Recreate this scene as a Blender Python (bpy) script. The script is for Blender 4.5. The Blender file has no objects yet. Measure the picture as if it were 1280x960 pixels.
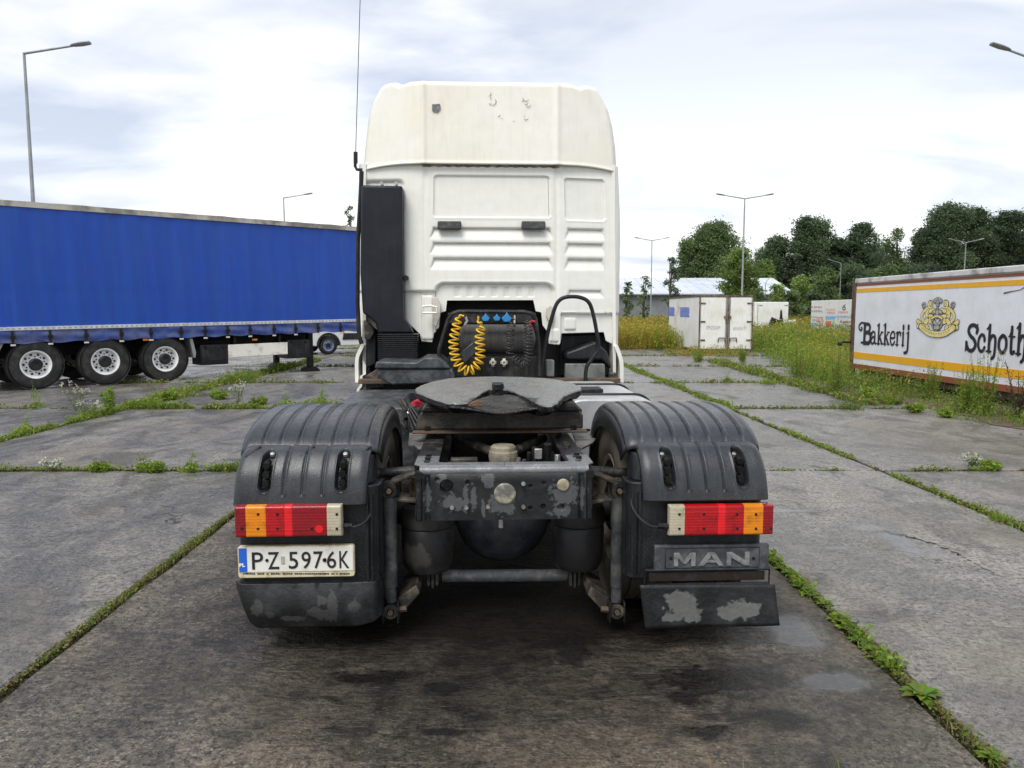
import bpy, bmesh, math, random
import numpy as np
from mathutils import Vector, Matrix
R = math.radians
random.seed(7)
S = bpy.context.scene
COL = S.collection

# ---------------------------------------------------------------- camera
CAM_H, FPX, PITCH = 1.6, 940.0, R(5.6)
cd = bpy.data.cameras.new('camera'); cam = bpy.data.objects.new('camera', cd); COL.objects.link(cam)
cam.location = (0, 0, CAM_H); cam.rotation_euler = (R(90) - PITCH, 0, 0)
cd.sensor_width = 36; cd.lens = FPX / 1280 * 36; cd.clip_start = 0.05; cd.clip_end = 5000
S.camera = cam
# ---------------------------------------------------------------- sky, sun, exposure
w = bpy.data.worlds.new('World'); S.world = w; w.use_nodes = True
nt = w.node_tree; nt.nodes.clear()
def wn(t, **k):
    n = nt.nodes.new(t)
    for a, b in k.items(): setattr(n, a, b)
    return n
SUN_EL, SUN_AZ = R(55), R(205)      # azimuth measured clockwise from +Y: behind the camera, a little to its left
sky = wn('ShaderNodeTexSky', sky_type='NISHITA', sun_disc=False, sun_elevation=SUN_EL, sun_rotation=SUN_AZ)
sky.air_density = 1.0; sky.dust_density = 1.5
geo = wn('ShaderNodeTexCoord')
sep = wn('ShaderNodeSeparateXYZ'); nt.links.new(geo.outputs['Generated'], sep.inputs[0])
zz = wn('ShaderNodeMath', operation='MAXIMUM'); nt.links.new(sep.outputs['Z'], zz.inputs[0]); zz.inputs[1].default_value = 0.0
za = wn('ShaderNodeMath', operation='ADD'); nt.links.new(zz.outputs[0], za.inputs[0]); za.inputs[1].default_value = 0.16
dx = wn('ShaderNodeMath', operation='DIVIDE'); nt.links.new(sep.outputs['X'], dx.inputs[0]); nt.links.new(za.outputs[0], dx.inputs[1])
dy = wn('ShaderNodeMath', operation='DIVIDE'); nt.links.new(sep.outputs['Y'], dy.inputs[0]); nt.links.new(za.outputs[0], dy.inputs[1])
cmb = wn('ShaderNodeCombineXYZ'); nt.links.new(dx.outputs[0], cmb.inputs[0]); nt.links.new(dy.outputs[0], cmb.inputs[1])
def cloud(scale, det, dist, off):
    mp = wn('ShaderNodeMapping'); nt.links.new(cmb.outputs[0], mp.inputs[0]); mp.inputs['Location'].default_value = off
    mp.inputs['Scale'].default_value = (0.8, 1.25, 1)
    n = wn('ShaderNodeTexNoise'); nt.links.new(mp.outputs[0], n.inputs['Vector'])
    n.inputs['Scale'].default_value = scale; n.inputs['Detail'].default_value = det; n.inputs['Distortion'].default_value = dist
    n.inputs['Roughness'].default_value = 0.52
    return n.outputs['Fac']
c1 = cloud(0.55, 7, 0.35, (3.1, 1.7, 0)); c2 = cloud(1.1, 6, 0.5, (7.3, 4.2, 2))
r1 = wn('ShaderNodeMapRange'); nt.links.new(c1, r1.inputs[0]); r1.inputs[1].default_value = 0.40; r1.inputs[2].default_value = 0.60
r2 = wn('ShaderNodeMapRange'); nt.links.new(c2, r2.inputs[0]); r2.inputs[1].default_value = 0.34; r2.inputs[2].default_value = 0.53
shade = wn('ShaderNodeMix', data_type='RGBA'); nt.links.new(r2.outputs[0], shade.inputs[0])
shade.inputs[6].default_value = (5.3, 5.65, 6.5, 1); shade.inputs[7].default_value = (8.3, 8.3, 8.35, 1)
hz = wn('ShaderNodeMapRange'); nt.links.new(zz.outputs[0], hz.inputs[0]); hz.inputs[1].default_value = 0.02; hz.inputs[2].default_value = 0.30
hz.inputs[3].default_value = 0.97; hz.inputs[4].default_value = 0.60
mxm = wn('ShaderNodeMath', operation='MAXIMUM'); nt.links.new(r1.outputs[0], mxm.inputs[0]); nt.links.new(hz.outputs[0], mxm.inputs[1])
mix = wn('ShaderNodeMix', data_type='RGBA'); nt.links.new(mxm.outputs[0], mix.inputs[0])
nt.links.new(sky.outputs[0], mix.inputs[6]); nt.links.new(shade.outputs[2], mix.inputs[7])
bg = wn('ShaderNodeBackground'); nt.links.new(mix.outputs[2], bg.inputs[0]); bg.inputs[1].default_value = 0.1
out = wn('ShaderNodeOutputWorld'); nt.links.new(bg.outputs[0], out.inputs[0])
sl = bpy.data.lights.new('sun', 'SUN'); sl.energy = 1.75; sl.angle = R(30); sl.color = (1, 0.97, 0.92)
so = bpy.data.objects.new('sun', sl); COL.objects.link(so)
sd = Vector((math.sin(SUN_AZ) * math.cos(SUN_EL), math.cos(SUN_AZ) * math.cos(SUN_EL), math.sin(SUN_EL)))
so.rotation_euler = sd.to_track_quat('Z', 'Y').to_euler(); so.location = (0, -20, 40)
S.view_settings.view_transform = 'Standard'; S.view_settings.look = 'None'
S.view_settings.exposure = 0.6; S.view_settings.gamma = 1
S.cycles.max_bounces = 6; S.cycles.diffuse_bounces = 3; S.cycles.glossy_bounces = 3

# ---------------------------------------------------------------- measuring helpers (pixel of the 1280x960 photo -> point in the place)
def ray(px, py):
    x = (px - 640) / FPX; v = (480 - py) / FPX
    return (x, math.cos(PITCH) + v * math.sin(PITCH), v * math.cos(PITCH) - math.sin(PITCH))
def G(px, py, z=0.0):
    d = ray(px, py); t = (z - CAM_H) / d[2]; return (d[0] * t, d[1] * t)
def W(px, py, Y):
    d = ray(px, py); t = Y / d[1]; return (d[0] * t, CAM_H + d[2] * t)
def hit(px, py, ox, oy, ang, off=0.0):
    "ray against the vertical plane through (ox,oy) running along ang, moved off to its left: (run, z)"
    d = ray(px, py); r = (math.cos(ang), math.sin(ang)); f = (-r[1], r[0])
    t = (off + ox * f[0] + oy * f[1]) / (d[0] * f[0] + d[1] * f[1])
    return ((d[0] * t - ox) * r[0] + (d[1] * t - oy) * r[1], CAM_H + d[2] * t)
TX, TY, TA = -0.033, 3.4, R(2.8)
def L(px, py, yl): return hit(px, py, TX, TY, TA, yl)

# ---------------------------------------------------------------- materials
MATS = {}
def new_mat(name):
    m = bpy.data.materials.new(name); m.use_nodes = True; m.node_tree.nodes.clear(); return m
def N(nt, t, ins=None, **k):
    n = nt.nodes.new(t)
    for a, b in k.items(): setattr(n, a, b)
    for a, b in (ins or {}).items():
        if isinstance(b, bpy.types.NodeSocket): nt.links.new(b, n.inputs[a])
        else: n.inputs[a].default_value = b
    return n
def c4(c): return (c[0], c[1], c[2], 1)
def noise(nt, vec, scale, det=4, rough=.55, dist=0, sc=None, loc=None):
    if sc or loc:
        vec = N(nt, 'ShaderNodeMapping', {'Vector': vec, 'Scale': sc or (1, 1, 1), 'Location': loc or (0, 0, 0)}).outputs[0]
    return N(nt, 'ShaderNodeTexNoise', {'Vector': vec, 'Scale': scale, 'Detail': det, 'Roughness': rough, 'Distortion': dist}).outputs['Fac']
def mr(nt, v, a, b, c=0., d=1.):
    return N(nt, 'ShaderNodeMapRange', {0: v, 1: a, 2: b, 3: c, 4: d}).outputs[0]
def mx(nt, f, a, b):
    n = N(nt, 'ShaderNodeMix', data_type='RGBA')
    for i, v in ((0, f), (6, a), (7, b)):
        if isinstance(v, bpy.types.NodeSocket): nt.links.new(v, n.inputs[i])
        elif i == 0: n.inputs[0].default_value = v
        else: n.inputs[i].default_value = c4(v)
    return n.outputs[2]
def ma(nt, op, a, b=0.):
    return N(nt, 'ShaderNodeMath', {0: a, 1: b}, operation=op).outputs[0]
def blobs(nt, vec, patches, wscale=6, wamt=.6, soft=.12):
    "1 inside any of the patches (cx,cy,cz,rx,ry,rz) with a ragged edge"
    cur = None
    for p in patches:
        s = N(nt, 'ShaderNodeVectorMath', {0: vec, 1: p[:3]}, operation='SUBTRACT').outputs[0]
        s = N(nt, 'ShaderNodeVectorMath', {0: s, 1: [1. / q for q in p[3:]]}, operation='MULTIPLY').outputs[0]
        l = N(nt, 'ShaderNodeVectorMath', {0: s}, operation='LENGTH').outputs['Value']
        cur = l if cur is None else ma(nt, 'MINIMUM', cur, l)
    nz = noise(nt, vec, wscale, 5, .6)
    v = ma(nt, 'ADD', cur, mr(nt, nz, 0, 1, -wamt, wamt))
    return mr(nt, v, 1 + soft, 1 - soft)
def mat(name, col, rough=.5, metal=0., col2=None, nscale=5., lo=.5, hi=.65, bump=0., bscale=60., spots=None, scol=(.3, .3, .28), wscale=14,
        wamt=.6, rvar=.1, streak=None, coat=0., emit=None, sscale=(1, 1, 1), attr=None, trans=0., speck=None, spec=.32, grain=None):
    if name in MATS: return MATS[name]
    if grain is None: grain = .035 if max(col) > .3 else .12
    m = new_mat(name); nt = m.node_tree
    tc = N(nt, 'ShaderNodeTexCoord').outputs['Object']
    c = col; 
    if attr:
        a = N(nt, 'ShaderNodeAttribute', attribute_name='Col').outputs['Color']; c = a
    fine = noise(nt, tc, nscale * 4, 4, .6)
    if col2 is not None:
        f = mr(nt, noise(nt, tc, nscale, 6, .62, .3, sc=sscale), lo, hi)
        c = mx(nt, f, c, col2)
    if streak is not None:
        f = mr(nt, noise(nt, tc, 9, 4, .6, sc=(3.2, 3.2, .25)), .5, .72, 0, streak[1])
        c = mx(nt, f, c, streak[0])
    if spots:
        c = mx(nt, blobs(nt, tc, spots, wscale, wamt), c, scol)
    if speck: c = mx(nt, ma(nt, 'MULTIPLY', mr(nt, noise(nt, tc, speck[1], 3, .7), .56, .66, 0, speck[2]), mr(nt, noise(nt, tc, 3.1, 4, .6, loc=(9, 2, 4)), .38, .62)), c, speck[0])
    hv = N(nt, 'ShaderNodeHueSaturation', {'Value': mr(nt, fine, .3, .7, 1 - grain, 1 + grain)})
    if isinstance(c, bpy.types.NodeSocket): nt.links.new(c, hv.inputs['Color'])
    else: hv.inputs['Color'].default_value = c4(c)
    p = N(nt, 'ShaderNodeBsdfPrincipled', {'Base Color': hv.outputs[0], 'Metallic': metal, 'Specular IOR Level': spec,
          'Roughness': mr(nt, noise(nt, tc, nscale * 1.7, 5, .6, loc=(3, 1, 7)), .3, .7, max(.03, rough - rvar), min(1, rough + rvar))})
    if coat: p.inputs['Coat Weight'].default_value = coat; p.inputs['Coat Roughness'].default_value = .15
    if bump:
        b = N(nt, 'ShaderNodeBump', {'Strength': min(1, bump), 'Distance': .004 * max(1, bump), 'Height': noise(nt, tc, bscale, 4, .6)})
        nt.links.new(b.outputs[0], p.inputs['Normal'])
    o = N(nt, 'ShaderNodeOutputMaterial')
    if trans:
        t = N(nt, 'ShaderNodeBsdfTranslucent', {'Color': hv.outputs[0]})
        ms = N(nt, 'ShaderNodeMixShader', {0: trans, 1: p.outputs[0], 2: t.outputs[0]}); nt.links.new(ms.outputs[0], o.inputs[0])
    else: nt.links.new(p.outputs[0], o.inputs[0])
    MATS[name] = m; return m

# ---------------------------------------------------------------- mesh helpers
class MB:
    def __init__(s): s.v = []; s.f = []; s.c = []
    def add(s, vs, fs, col=None):
        o = len(s.v); s.v += [tuple(q) for q in vs]; s.f += [tuple(i + o for i in q) for q in fs]
        if col is not None: s.c += [tuple(col)] * len(vs)
        return s
    def box(s, x0, x1, y0, y1, z0, z1):
        return s.add([(x, y, z) for z in (z0, z1) for y in (y0, y1) for x in (x0, x1)],
                     [(0, 2, 3, 1), (4, 5, 7, 6), (0, 1, 5, 4), (2, 6, 7, 3), (0, 4, 6, 2), (1, 3, 7, 5)])
    def beam(s, a, b, wd, ht, up=(0, 0, 1)):
        a, b = Vector(a), Vector(b); d = (b - a).normalized(); u = Vector(up)
        sx = d.cross(u); sx = sx.normalized() if sx.length > 1e-5 else Vector((1, 0, 0)); u = sx.cross(d).normalized()
        vs = [p + sx * wd / 2 * i + u * ht / 2 * j for p in (a, b) for j in (-1, 1) for i in (-1, 1)]
        return s.add(vs, [(0, 1, 3, 2), (4, 6, 7, 5), (0, 4, 5, 1), (2, 3, 7, 6), (0, 2, 6, 4), (1, 5, 7, 3)])
    def tube(s, pts, r, seg=10, caps=True, col=None):
        pts = [Vector(p) for p in pts]; n = len(pts); rr = r if isinstance(r, (list, tuple)) else [r] * n
        t0 = (pts[1] - pts[0]).normalized(); up = Vector((0, 0, 1)) if abs(t0.z) < .9 else Vector((1, 0, 0))
        nrm = t0.cross(up).normalized(); vs = []
        for i, p in enumerate(pts):
            t = (pts[min(i + 1, n - 1)] - pts[max(i - 1, 0)]).normalized()
            nrm = (nrm - t * nrm.dot(t)).normalized(); bn = t.cross(nrm)
            vs += [p + (nrm * math.cos(2 * math.pi * k / seg) + bn * math.sin(2 * math.pi * k / seg)) * rr[i] for k in range(seg)]
        fs = [(i * seg + k, i * seg + (k + 1) % seg, (i + 1) * seg + (k + 1) % seg, (i + 1) * seg + k) for i in range(n - 1) for k in range(seg)]
        if caps: fs += [tuple(range(seg - 1, -1, -1)), tuple((n - 1) * seg + k for k in range(seg))]
        return s.add(vs, fs, col)
    def cyl(s, a, b, r, seg=20): return s.tube([a, b], r, seg)
    def lathe(s, prof, o, ax, seg=32, close=False):
        "prof: (run along ax, radius)"
        ax = Vector(ax).normalized(); o = Vector(o); u = ax.cross(Vector((0, 0, 1)))
        u = u.normalized() if u.length > .01 else Vector((1, 0, 0)); v = ax.cross(u); vs = []
        for a, r in prof:
            vs += [o + ax * a + (u * math.cos(2 * math.pi * k / seg) + v * math.sin(2 * math.pi * k / seg)) * max(r, 1e-4) for k in range(seg)]
        n = len(prof); m = n if close else n - 1
        return s.add(vs, [(i * seg + k, i * seg + (k + 1) % seg, ((i + 1) % n) * seg + (k + 1) % seg, ((i + 1) % n) * seg + k) for i in range(m) for k in range(seg)])
    def prism(s, poly, y0, y1, ax='y'):
        "poly of (x,z) run from y0 to y1 ('y'), or of (y,z) along x ('x'), or of (x,y) up z ('z')"
        n = len(poly); g = {'y': lambda p, t: (p[0], t, p[1]), 'x': lambda p, t: (t, p[0], p[1]), 'z': lambda p, t: (p[0], p[1], t)}[ax]
        return s.add([g(p, y0) for p in poly] + [g(p, y1) for p in poly],
                     [tuple(range(n)), tuple(range(2 * n - 1, n - 1, -1))] + [(i, i + n, (i + 1) % n + n, (i + 1) % n) for i in range(n)])
    def grid(s, fn, us, vs):
        nu, nv = len(us), len(vs)
        return s.add([fn(u, v) for v in vs for u in us], [(j * nu + i, j * nu + i + 1, (j + 1) * nu + i + 1, (j + 1) * nu + i) for j in range(nv - 1) for i in range(nu - 1)])
    def build(s, name, m=None, parent=None, smooth=35, bevel=0, solid=0, **props):
        me = bpy.data.meshes.new(name); me.from_pydata(s.v, [], s.f)
        bm = bmesh.new(); bm.from_mesh(me)
        if not s.c: bmesh.ops.recalc_face_normals(bm, faces=bm.faces)
        bm.to_mesh(me); bm.free()
        if s.c:
            at = me.color_attributes.new('Col', 'FLOAT_COLOR', 'POINT')
            at.data.foreach_set('color', np.array([c4(c) for c in s.c], dtype=np.float32).ravel())
        return obj(name, me, m, parent, smooth, bevel, solid, **props)
def obj(name, me, m=None, parent=None, smooth=35, bevel=0, solid=0, **props):
    if smooth and len(me.polygons):
        me.polygons.foreach_set('use_smooth', [True] * len(me.polygons)); me.set_sharp_from_angle(angle=R(smooth))
    o = bpy.data.objects.new(name, me); COL.objects.link(o)
    if m: me.materials.append(m)
    if parent: o.parent = parent
    if solid: q = o.modifiers.new('s', 'SOLIDIFY'); q.thickness = solid; q.offset = -1
    if bevel:
        q = o.modifiers.new('b', 'BEVEL'); q.width = bevel; q.segments = 2; q.limit_method = 'ANGLE'; q.angle_limit = R(40); q.harden_normals = False
    for k, v in props.items(): o[k] = v
    return o
def tag(o, label, cat, group=None):
    o['label'] = label; o['category'] = cat
    if group: o['group'] = group
    return o
def thing(name, label, cat, loc=(0, 0, 0), rz=0., group=None):
    o = bpy.data.objects.new(name, None); COL.objects.link(o); o.empty_display_size = .2
    o.location = loc; o.rotation_euler = (0, 0, rz); return tag(o, label, cat, group)
def kids(o): return [c for c in COL.objects if c.parent == o]
def copy_tree(o, parent=None, kd=None):
    if kd is None:
        kd = {}
        for c in COL.objects:
            if c.parent: kd.setdefault(c.parent.name, []).append(c)
    c = o.copy(); COL.objects.link(c); c.parent = parent
    for ch in kd.get(o.name, []): copy_tree(ch, c, kd)
    return c
def text_mesh(txt, size, off=0., ext=.001, spacing=1., shear=0.):
    cu = bpy.data.curves.new('t', 'FONT'); cu.body = txt; cu.size = size; cu.offset = off; cu.extrude = ext
    cu.align_x = 'CENTER'; cu.align_y = 'CENTER'; cu.space_character = spacing; cu.shear = shear; cu.resolution_u = 3
    o = bpy.data.objects.new('t', cu); COL.objects.link(o)
    me = bpy.data.meshes.new_from_object(o.evaluated_get(bpy.context.evaluated_depsgraph_get()))
    bpy.data.objects.remove(o); return me
def text_on(txt, size, x, y, z, m, parent, name='lettering', off=0., ext=.001, spacing=1., width=None, height=None, rot=0.):
    "text on a vertical face that looks along local -y"
    me = text_mesh(txt, size, off, ext, spacing)
    co = np.array([v.co[:] for v in me.vertices])
    if width: co[:, 0] *= width / max(1e-6, np.ptp(co[:, 0]))
    if height: co[:, 1] *= height / max(1e-6, np.ptp(co[:, 1]))
    co[:, 0] -= (co[:, 0].max() + co[:, 0].min()) / 2; co[:, 1] -= (co[:, 1].max() + co[:, 1].min()) / 2
    out = np.stack([x + co[:, 0], y - co[:, 2], z + co[:, 1]], 1)
    me.vertices.foreach_set('co', out.ravel()); me.update()
    return obj(name, me, m, parent, 0)
def ribbon(mb, pts, wd, y, closed=False, ang=None):
    "a pen stroke in the x-z plane at depth y; wd one width or one per point"
    pts = [Vector((p[0], 0, p[1])) for p in pts]; n = len(pts); ws = wd if isinstance(wd, (list, tuple)) else [wd] * n; vs = []
    for i, p in enumerate(pts):
        t = (pts[(i + 1) % n if closed else min(i + 1, n - 1)] - pts[i - 1 if closed else max(i - 1, 0)])
        t = t.normalized() if t.length > 1e-6 else Vector((1, 0, 0)); q = Vector((-t.z, 0, t.x)) * ws[i] / 2
        vs += [(p.x + q.x, y, p.z + q.z), (p.x - q.x, y, p.z - q.z)]
    m = n if closed else n - 1
    mb.add(vs, [(2 * i, 2 * i + 1, 2 * ((i + 1) % n) + 1, 2 * ((i + 1) % n)) for i in range(m)])
def spline(pts, k=6):
    pts = [np.array(p, float) for p in pts]; P = [2 * pts[0] - pts[1]] + pts + [2 * pts[-1] - pts[-2]]; o = []
    for i in range(1, len(P) - 2):
        for j in range(k):
            t = j / k; a, b, c, d = P[i - 1], P[i], P[i + 1], P[i + 2]
            o.append(tuple(.5 * (2 * b + (c - a) * t + (2 * a - 5 * b + 4 * c - d) * t * t + (3 * b - a - 3 * c + d) * t ** 3)))
    return o + [tuple(pts[-1])]
def disc(mb, x, z, r, y, n=20, rz=None):
    mb.add([(x + r * math.cos(2 * math.pi * k / n), y, z + (rz or r) * math.sin(2 * math.pi * k / n)) for k in range(n)], [tuple(range(n))])
def sst(a, b, x):
    t = min(1, max(0, (x - a) / (b - a))); return t * t * (3 - 2 * t)
def rr(x, z, x0, z0, x1, z1, r):
    cx, cz = (x0 + x1) / 2, (z0 + z1) / 2; qx = abs(x - cx) - abs(x1 - x0) / 2 + r; qz = abs(z - cz) - abs(z1 - z0) / 2 + r
    return math.hypot(max(qx, 0), max(qz, 0)) + min(max(qx, qz), 0) - r
def lin(a, b, n): return [a + (b - a) * i / (n - 1) for i in range(n)]


# ---------------------------------------------------------------- ground
def concrete(name, tone, oil_shade=None, pools=None, gr=1.):
    m = new_mat(name); nt = m.node_tree; tc = N(nt, 'ShaderNodeTexCoord').outputs['Object']
    big = noise(nt, tc, .45, 5, .6, .6); mid = noise(nt, tc, 2.6, 7, .68, .8); sml = noise(nt, tc, 11, 6, .7, .4); fine = noise(nt, tc, 34, 5, .72); grit = noise(nt, tc, 120, 3, .75)
    rnd = N(nt, 'ShaderNodeObjectInfo').outputs['Random']
    c = mx(nt, mr(nt, big, .35, .65), [q * .82 for q in tone], [q * 1.18 for q in tone])
    c = mx(nt, mr(nt, mid, .45, .68, 0, .8), c, (tone[0] * 1.45, tone[1] * 1.36, tone[2] * 1.2))
    c = mx(nt, mr(nt, mid, .48, .32, 0, .6), c, [q * .5 for q in tone])
    c = mx(nt, mr(nt, sml, .52, .66, 0, .9 * gr), c, (tone[0] * 1.7, tone[1] * 1.62, tone[2] * 1.45))
    c = mx(nt, mr(nt, sml, .48, .36, 0, .92 * (.4 + .6 * gr)), c, [q * .34 for q in tone])
    sp = N(nt, 'ShaderNodeTexVoronoi', {'Vector': tc, 'Scale': 62}, feature='F1')
    bright = mr(nt, N(nt, 'ShaderNodeSeparateColor', {0: sp.outputs['Color']}).outputs[0], .48, .95, 0, .95 * gr)
    stone = ma(nt, 'MULTIPLY', bright, mr(nt, sp.outputs['Distance'], .60, .25))
    c = mx(nt, stone, c, (.46, .39, .30)); pit = ma(nt, 'MULTIPLY', mr(nt, N(nt, 'ShaderNodeSeparateColor', {0: sp.outputs['Color']}).outputs[1], .62, .95, 0, .9 * gr), mr(nt, sp.outputs['Distance'], .62, .35)); c = mx(nt, pit, c, (.014, .012, .010))
    c = mx(nt, mr(nt, fine, .48, .60, 0, .55 + .35 * gr), c, (.018, .015, .013)); c = mx(nt, mr(nt, grit, .52, .66, 0, .6), c, (tone[0] * 2.2, tone[1] * 2.1, tone[2] * 1.9))
    wob = N(nt, 'ShaderNodeVectorMath', {0: N(nt, 'ShaderNodeTexNoise', {'Vector': tc, 'Scale': 3.0, 'Detail': 6}).outputs['Color'], 1: (.8, .8, .8)}, operation='MULTIPLY').outputs[0]
    crack = N(nt, 'ShaderNodeTexVoronoi', {'Vector': N(nt, 'ShaderNodeVectorMath', {0: tc, 1: wob}, operation='ADD').outputs[0], 'Scale': .30}, feature='DISTANCE_TO_EDGE')
    ck = ma(nt, 'MULTIPLY', mr(nt, crack.outputs['Distance'], .0035, .0008), mr(nt, big, .52, .58))
    c = mx(nt, ck, c, (.02, .018, .016))
    wet = mr(nt, noise(nt, tc, .8, 6, .62, 1.0, sc=(1.4, .8, 1), loc=(1.3, 5.2, 0)), .40, .60)
    c = mx(nt, mr(nt, noise(nt, tc, .62, 5, .6, .5, loc=(4, 8, 1)), .50, .66, 0, .45), c, (tone[0] * .80, tone[1] * .68, tone[2] * .50))
    damp = ma(nt, 'MAXIMUM', wet, mr(nt, noise(nt, tc, 1.7, 6, .66, .9, sc=(1, .7, 1), loc=(7, 3, 0)), .50, .60)); hs = N(nt, 'ShaderNodeHueSaturation', {'Color': c, 'Value': mr(nt, damp, 0, 1, 1.12, .58)}); c = hs.outputs[0]
    if oil_shade:
        dp = blobs(nt, tc, [(-.05, 5.35, 0, 1.5, 2.3, 9), (-.02, 4.0, 0, 1.45, .72, 9)], 3.5, .40, .30); c = mx(nt, ma(nt, 'MULTIPLY', dp, .96), c, (.007, .006, .005)); ob = blobs(nt, tc, oil_shade, 1.6, .45, .45); c = mx(nt, ma(nt, 'MULTIPLY', ob, .62), c, (.016, .013, .010))  # shade under the truck painted near-black, then wide blobs of oil and painted shade
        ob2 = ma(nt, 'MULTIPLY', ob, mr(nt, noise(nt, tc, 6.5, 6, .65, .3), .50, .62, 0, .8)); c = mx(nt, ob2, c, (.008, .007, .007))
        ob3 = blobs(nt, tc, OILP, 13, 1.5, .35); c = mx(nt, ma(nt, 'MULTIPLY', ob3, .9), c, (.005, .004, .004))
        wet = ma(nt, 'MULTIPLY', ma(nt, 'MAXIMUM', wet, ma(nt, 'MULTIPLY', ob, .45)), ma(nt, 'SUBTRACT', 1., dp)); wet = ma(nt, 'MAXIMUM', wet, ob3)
    hv = N(nt, 'ShaderNodeHueSaturation', {'Color': c, 'Value': mr(nt, rnd, 0, 1, .90, 1.14)})
    c = hv.outputs[0]
    rough = ma(nt, 'ADD', mr(nt, wet, 0, 1, .54, .20), mr(nt, fine, .3, .7, -.08, .10))
    hgt = ma(nt, 'ADD', ma(nt, 'MULTIPLY', mid, 1.6), ma(nt, 'ADD', ma(nt, 'MULTIPLY', fine, .7), ma(nt, 'ADD', ma(nt, 'MULTIPLY', sml, 1.2), ma(nt, 'MULTIPLY', grit, .35))))
    rip = N(nt, 'ShaderNodeTexNoise', {'Vector': N(nt, 'ShaderNodeMapping', {'Vector': tc, 'Rotation': (0, 0, .5), 'Scale': (2.0, 5.0, 1)}).outputs[0], 'Scale': 2.6, 'Detail': 5, 'Distortion': 1.2}).outputs['Fac']
    hgt = ma(nt, 'ADD', hgt, ma(nt, 'MULTIPLY', rip, 1.8)); hgt = ma(nt, 'SUBTRACT', hgt, ma(nt, 'MULTIPLY', ck, 2.))
    spl = .5 if not oil_shade else mr(nt, dp, 0, 1, .5, .07)
    st = mr(nt, wet, 0, 1, .85, .55) if oil_shade else mr(nt, wet, 0, 1, .62, .30)
    if pools:
        pb = blobs(nt, tc, pools, 7, 1.1, .45); rough = ma(nt, 'MULTIPLY', rough, mr(nt, pb, 0, 1, 1, .22)); st = ma(nt, 'MULTIPLY', st, mr(nt, pb, .1, .9, 1, .12)); c = mx(nt, ma(nt, 'MULTIPLY', pb, .6), c, (.05, .05, .05))
    b = N(nt, 'ShaderNodeBump', {'Strength': st, 'Distance': .022, 'Height': hgt})
    p = N(nt, 'ShaderNodeBsdfPrincipled', {'Base Color': c, 'Roughness': rough, 'Normal': b.outputs[0], 'Specular IOR Level': spl})
    nt.links.new(p.outputs[0], N(nt, 'ShaderNodeOutputMaterial').inputs[0]); return m
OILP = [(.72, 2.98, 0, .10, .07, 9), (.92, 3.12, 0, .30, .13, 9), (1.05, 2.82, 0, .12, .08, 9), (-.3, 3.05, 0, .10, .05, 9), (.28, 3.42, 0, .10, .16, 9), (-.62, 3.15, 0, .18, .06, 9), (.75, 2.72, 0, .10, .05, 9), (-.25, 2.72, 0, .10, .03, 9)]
POOL = [(2.62, 5.42, 0, .17, .10, 9), (2.75, 4.85, 0, .20, .12, 9), (2.70, 5.12, 0, .10, .25, 9), (2.2, 5.9, 0, .25, .06, 9), (1.42, 3.62, 0, .14, .20, 9), (1.40, 3.10, 0, .16, .08, 9), (-2.85, 7.95, 0, .26, .09, 9), (-2.6, 8.5, 0, .24, .07, 9), (2.2, 4.95, 0, .12, .04, 9)]
OIL = [(-.25, 4.4, 0, 1.75, 2.0, 9), (.95, 3.0, 0, .70, .50, 9), (-.2, 3.0, 0, 1.0, .35, 9), (1.0, 2.55, 0, .25, .2, 9), (-.6, 2.75, 0, .16, .10, 9)]  # oil stains; the big first blob also paints in the truck's shade
M_conc = concrete('concrete', (.190, .166, .130), oil_shade=OIL, pools=POOL)
M_concg = concrete('concrete_grey', (.185, .180, .170), pools=POOL, gr=.5)
M_soil = mat('soil', (.022, .018, .012), .95, 0, (.055, .045, .025), 12, .4, .6, 1.5, 60)
M_field = mat('field', (.075, .085, .03), .95, 0, (.13, .11, .045), .3, .4, .6, 1, 8)
MB().add([(-1500, -1500, -.09), (1500, -1500, -.09), (1500, 1500, -.09), (-1500, 1500, -.09)], [(0, 1, 2, 3)]).build('ground', M_field, kind='structure')
pave = bpy.data.objects.new('concrete_pavement', None); COL.objects.link(pave); pave['kind'] = 'structure'
MB().add([(-31, -3, -.018), (16, -3, -.018), (16, 62, -.018), (-31, 62, -.018)], [(0, 1, 2, 3)]).build('joint_soil', M_soil, pave, kind='stuff')
XL = [(-30.4, 0), (-26.4, 0), (-22.4, 0), (-18.4, 0), (-14.4, 0), (-10.35, 0), (-6.28, 0), (-2.08, -.022), (1.76, -.018), (3.93, -.031), (7.9, -.03), (11.9, -.03), (15.5, -.03)]
YL = [-2.6, 2.38, 7.43, 12.2, 16.6, 21.5, 26.4, 31.3, 36.2, 41.1, 46., 50.9, 55.8, 60.7]
rg = random.Random(3)
def rag(a, b, g, n):
    "ragged slab edge from a to b"
    d = Vector((b[0] - a[0], b[1] - a[1])); nn = Vector((-d.y, d.x)).normalized(); o = []
    for i in range(n):
        t = i / n; q = Vector(a) + d * t + nn * (rg.uniform(-.012, .012) + (rg.uniform(0, .03) if rg.random() < .25 else 0)) ; o.append((q.x, q.y))
    return o
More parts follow.
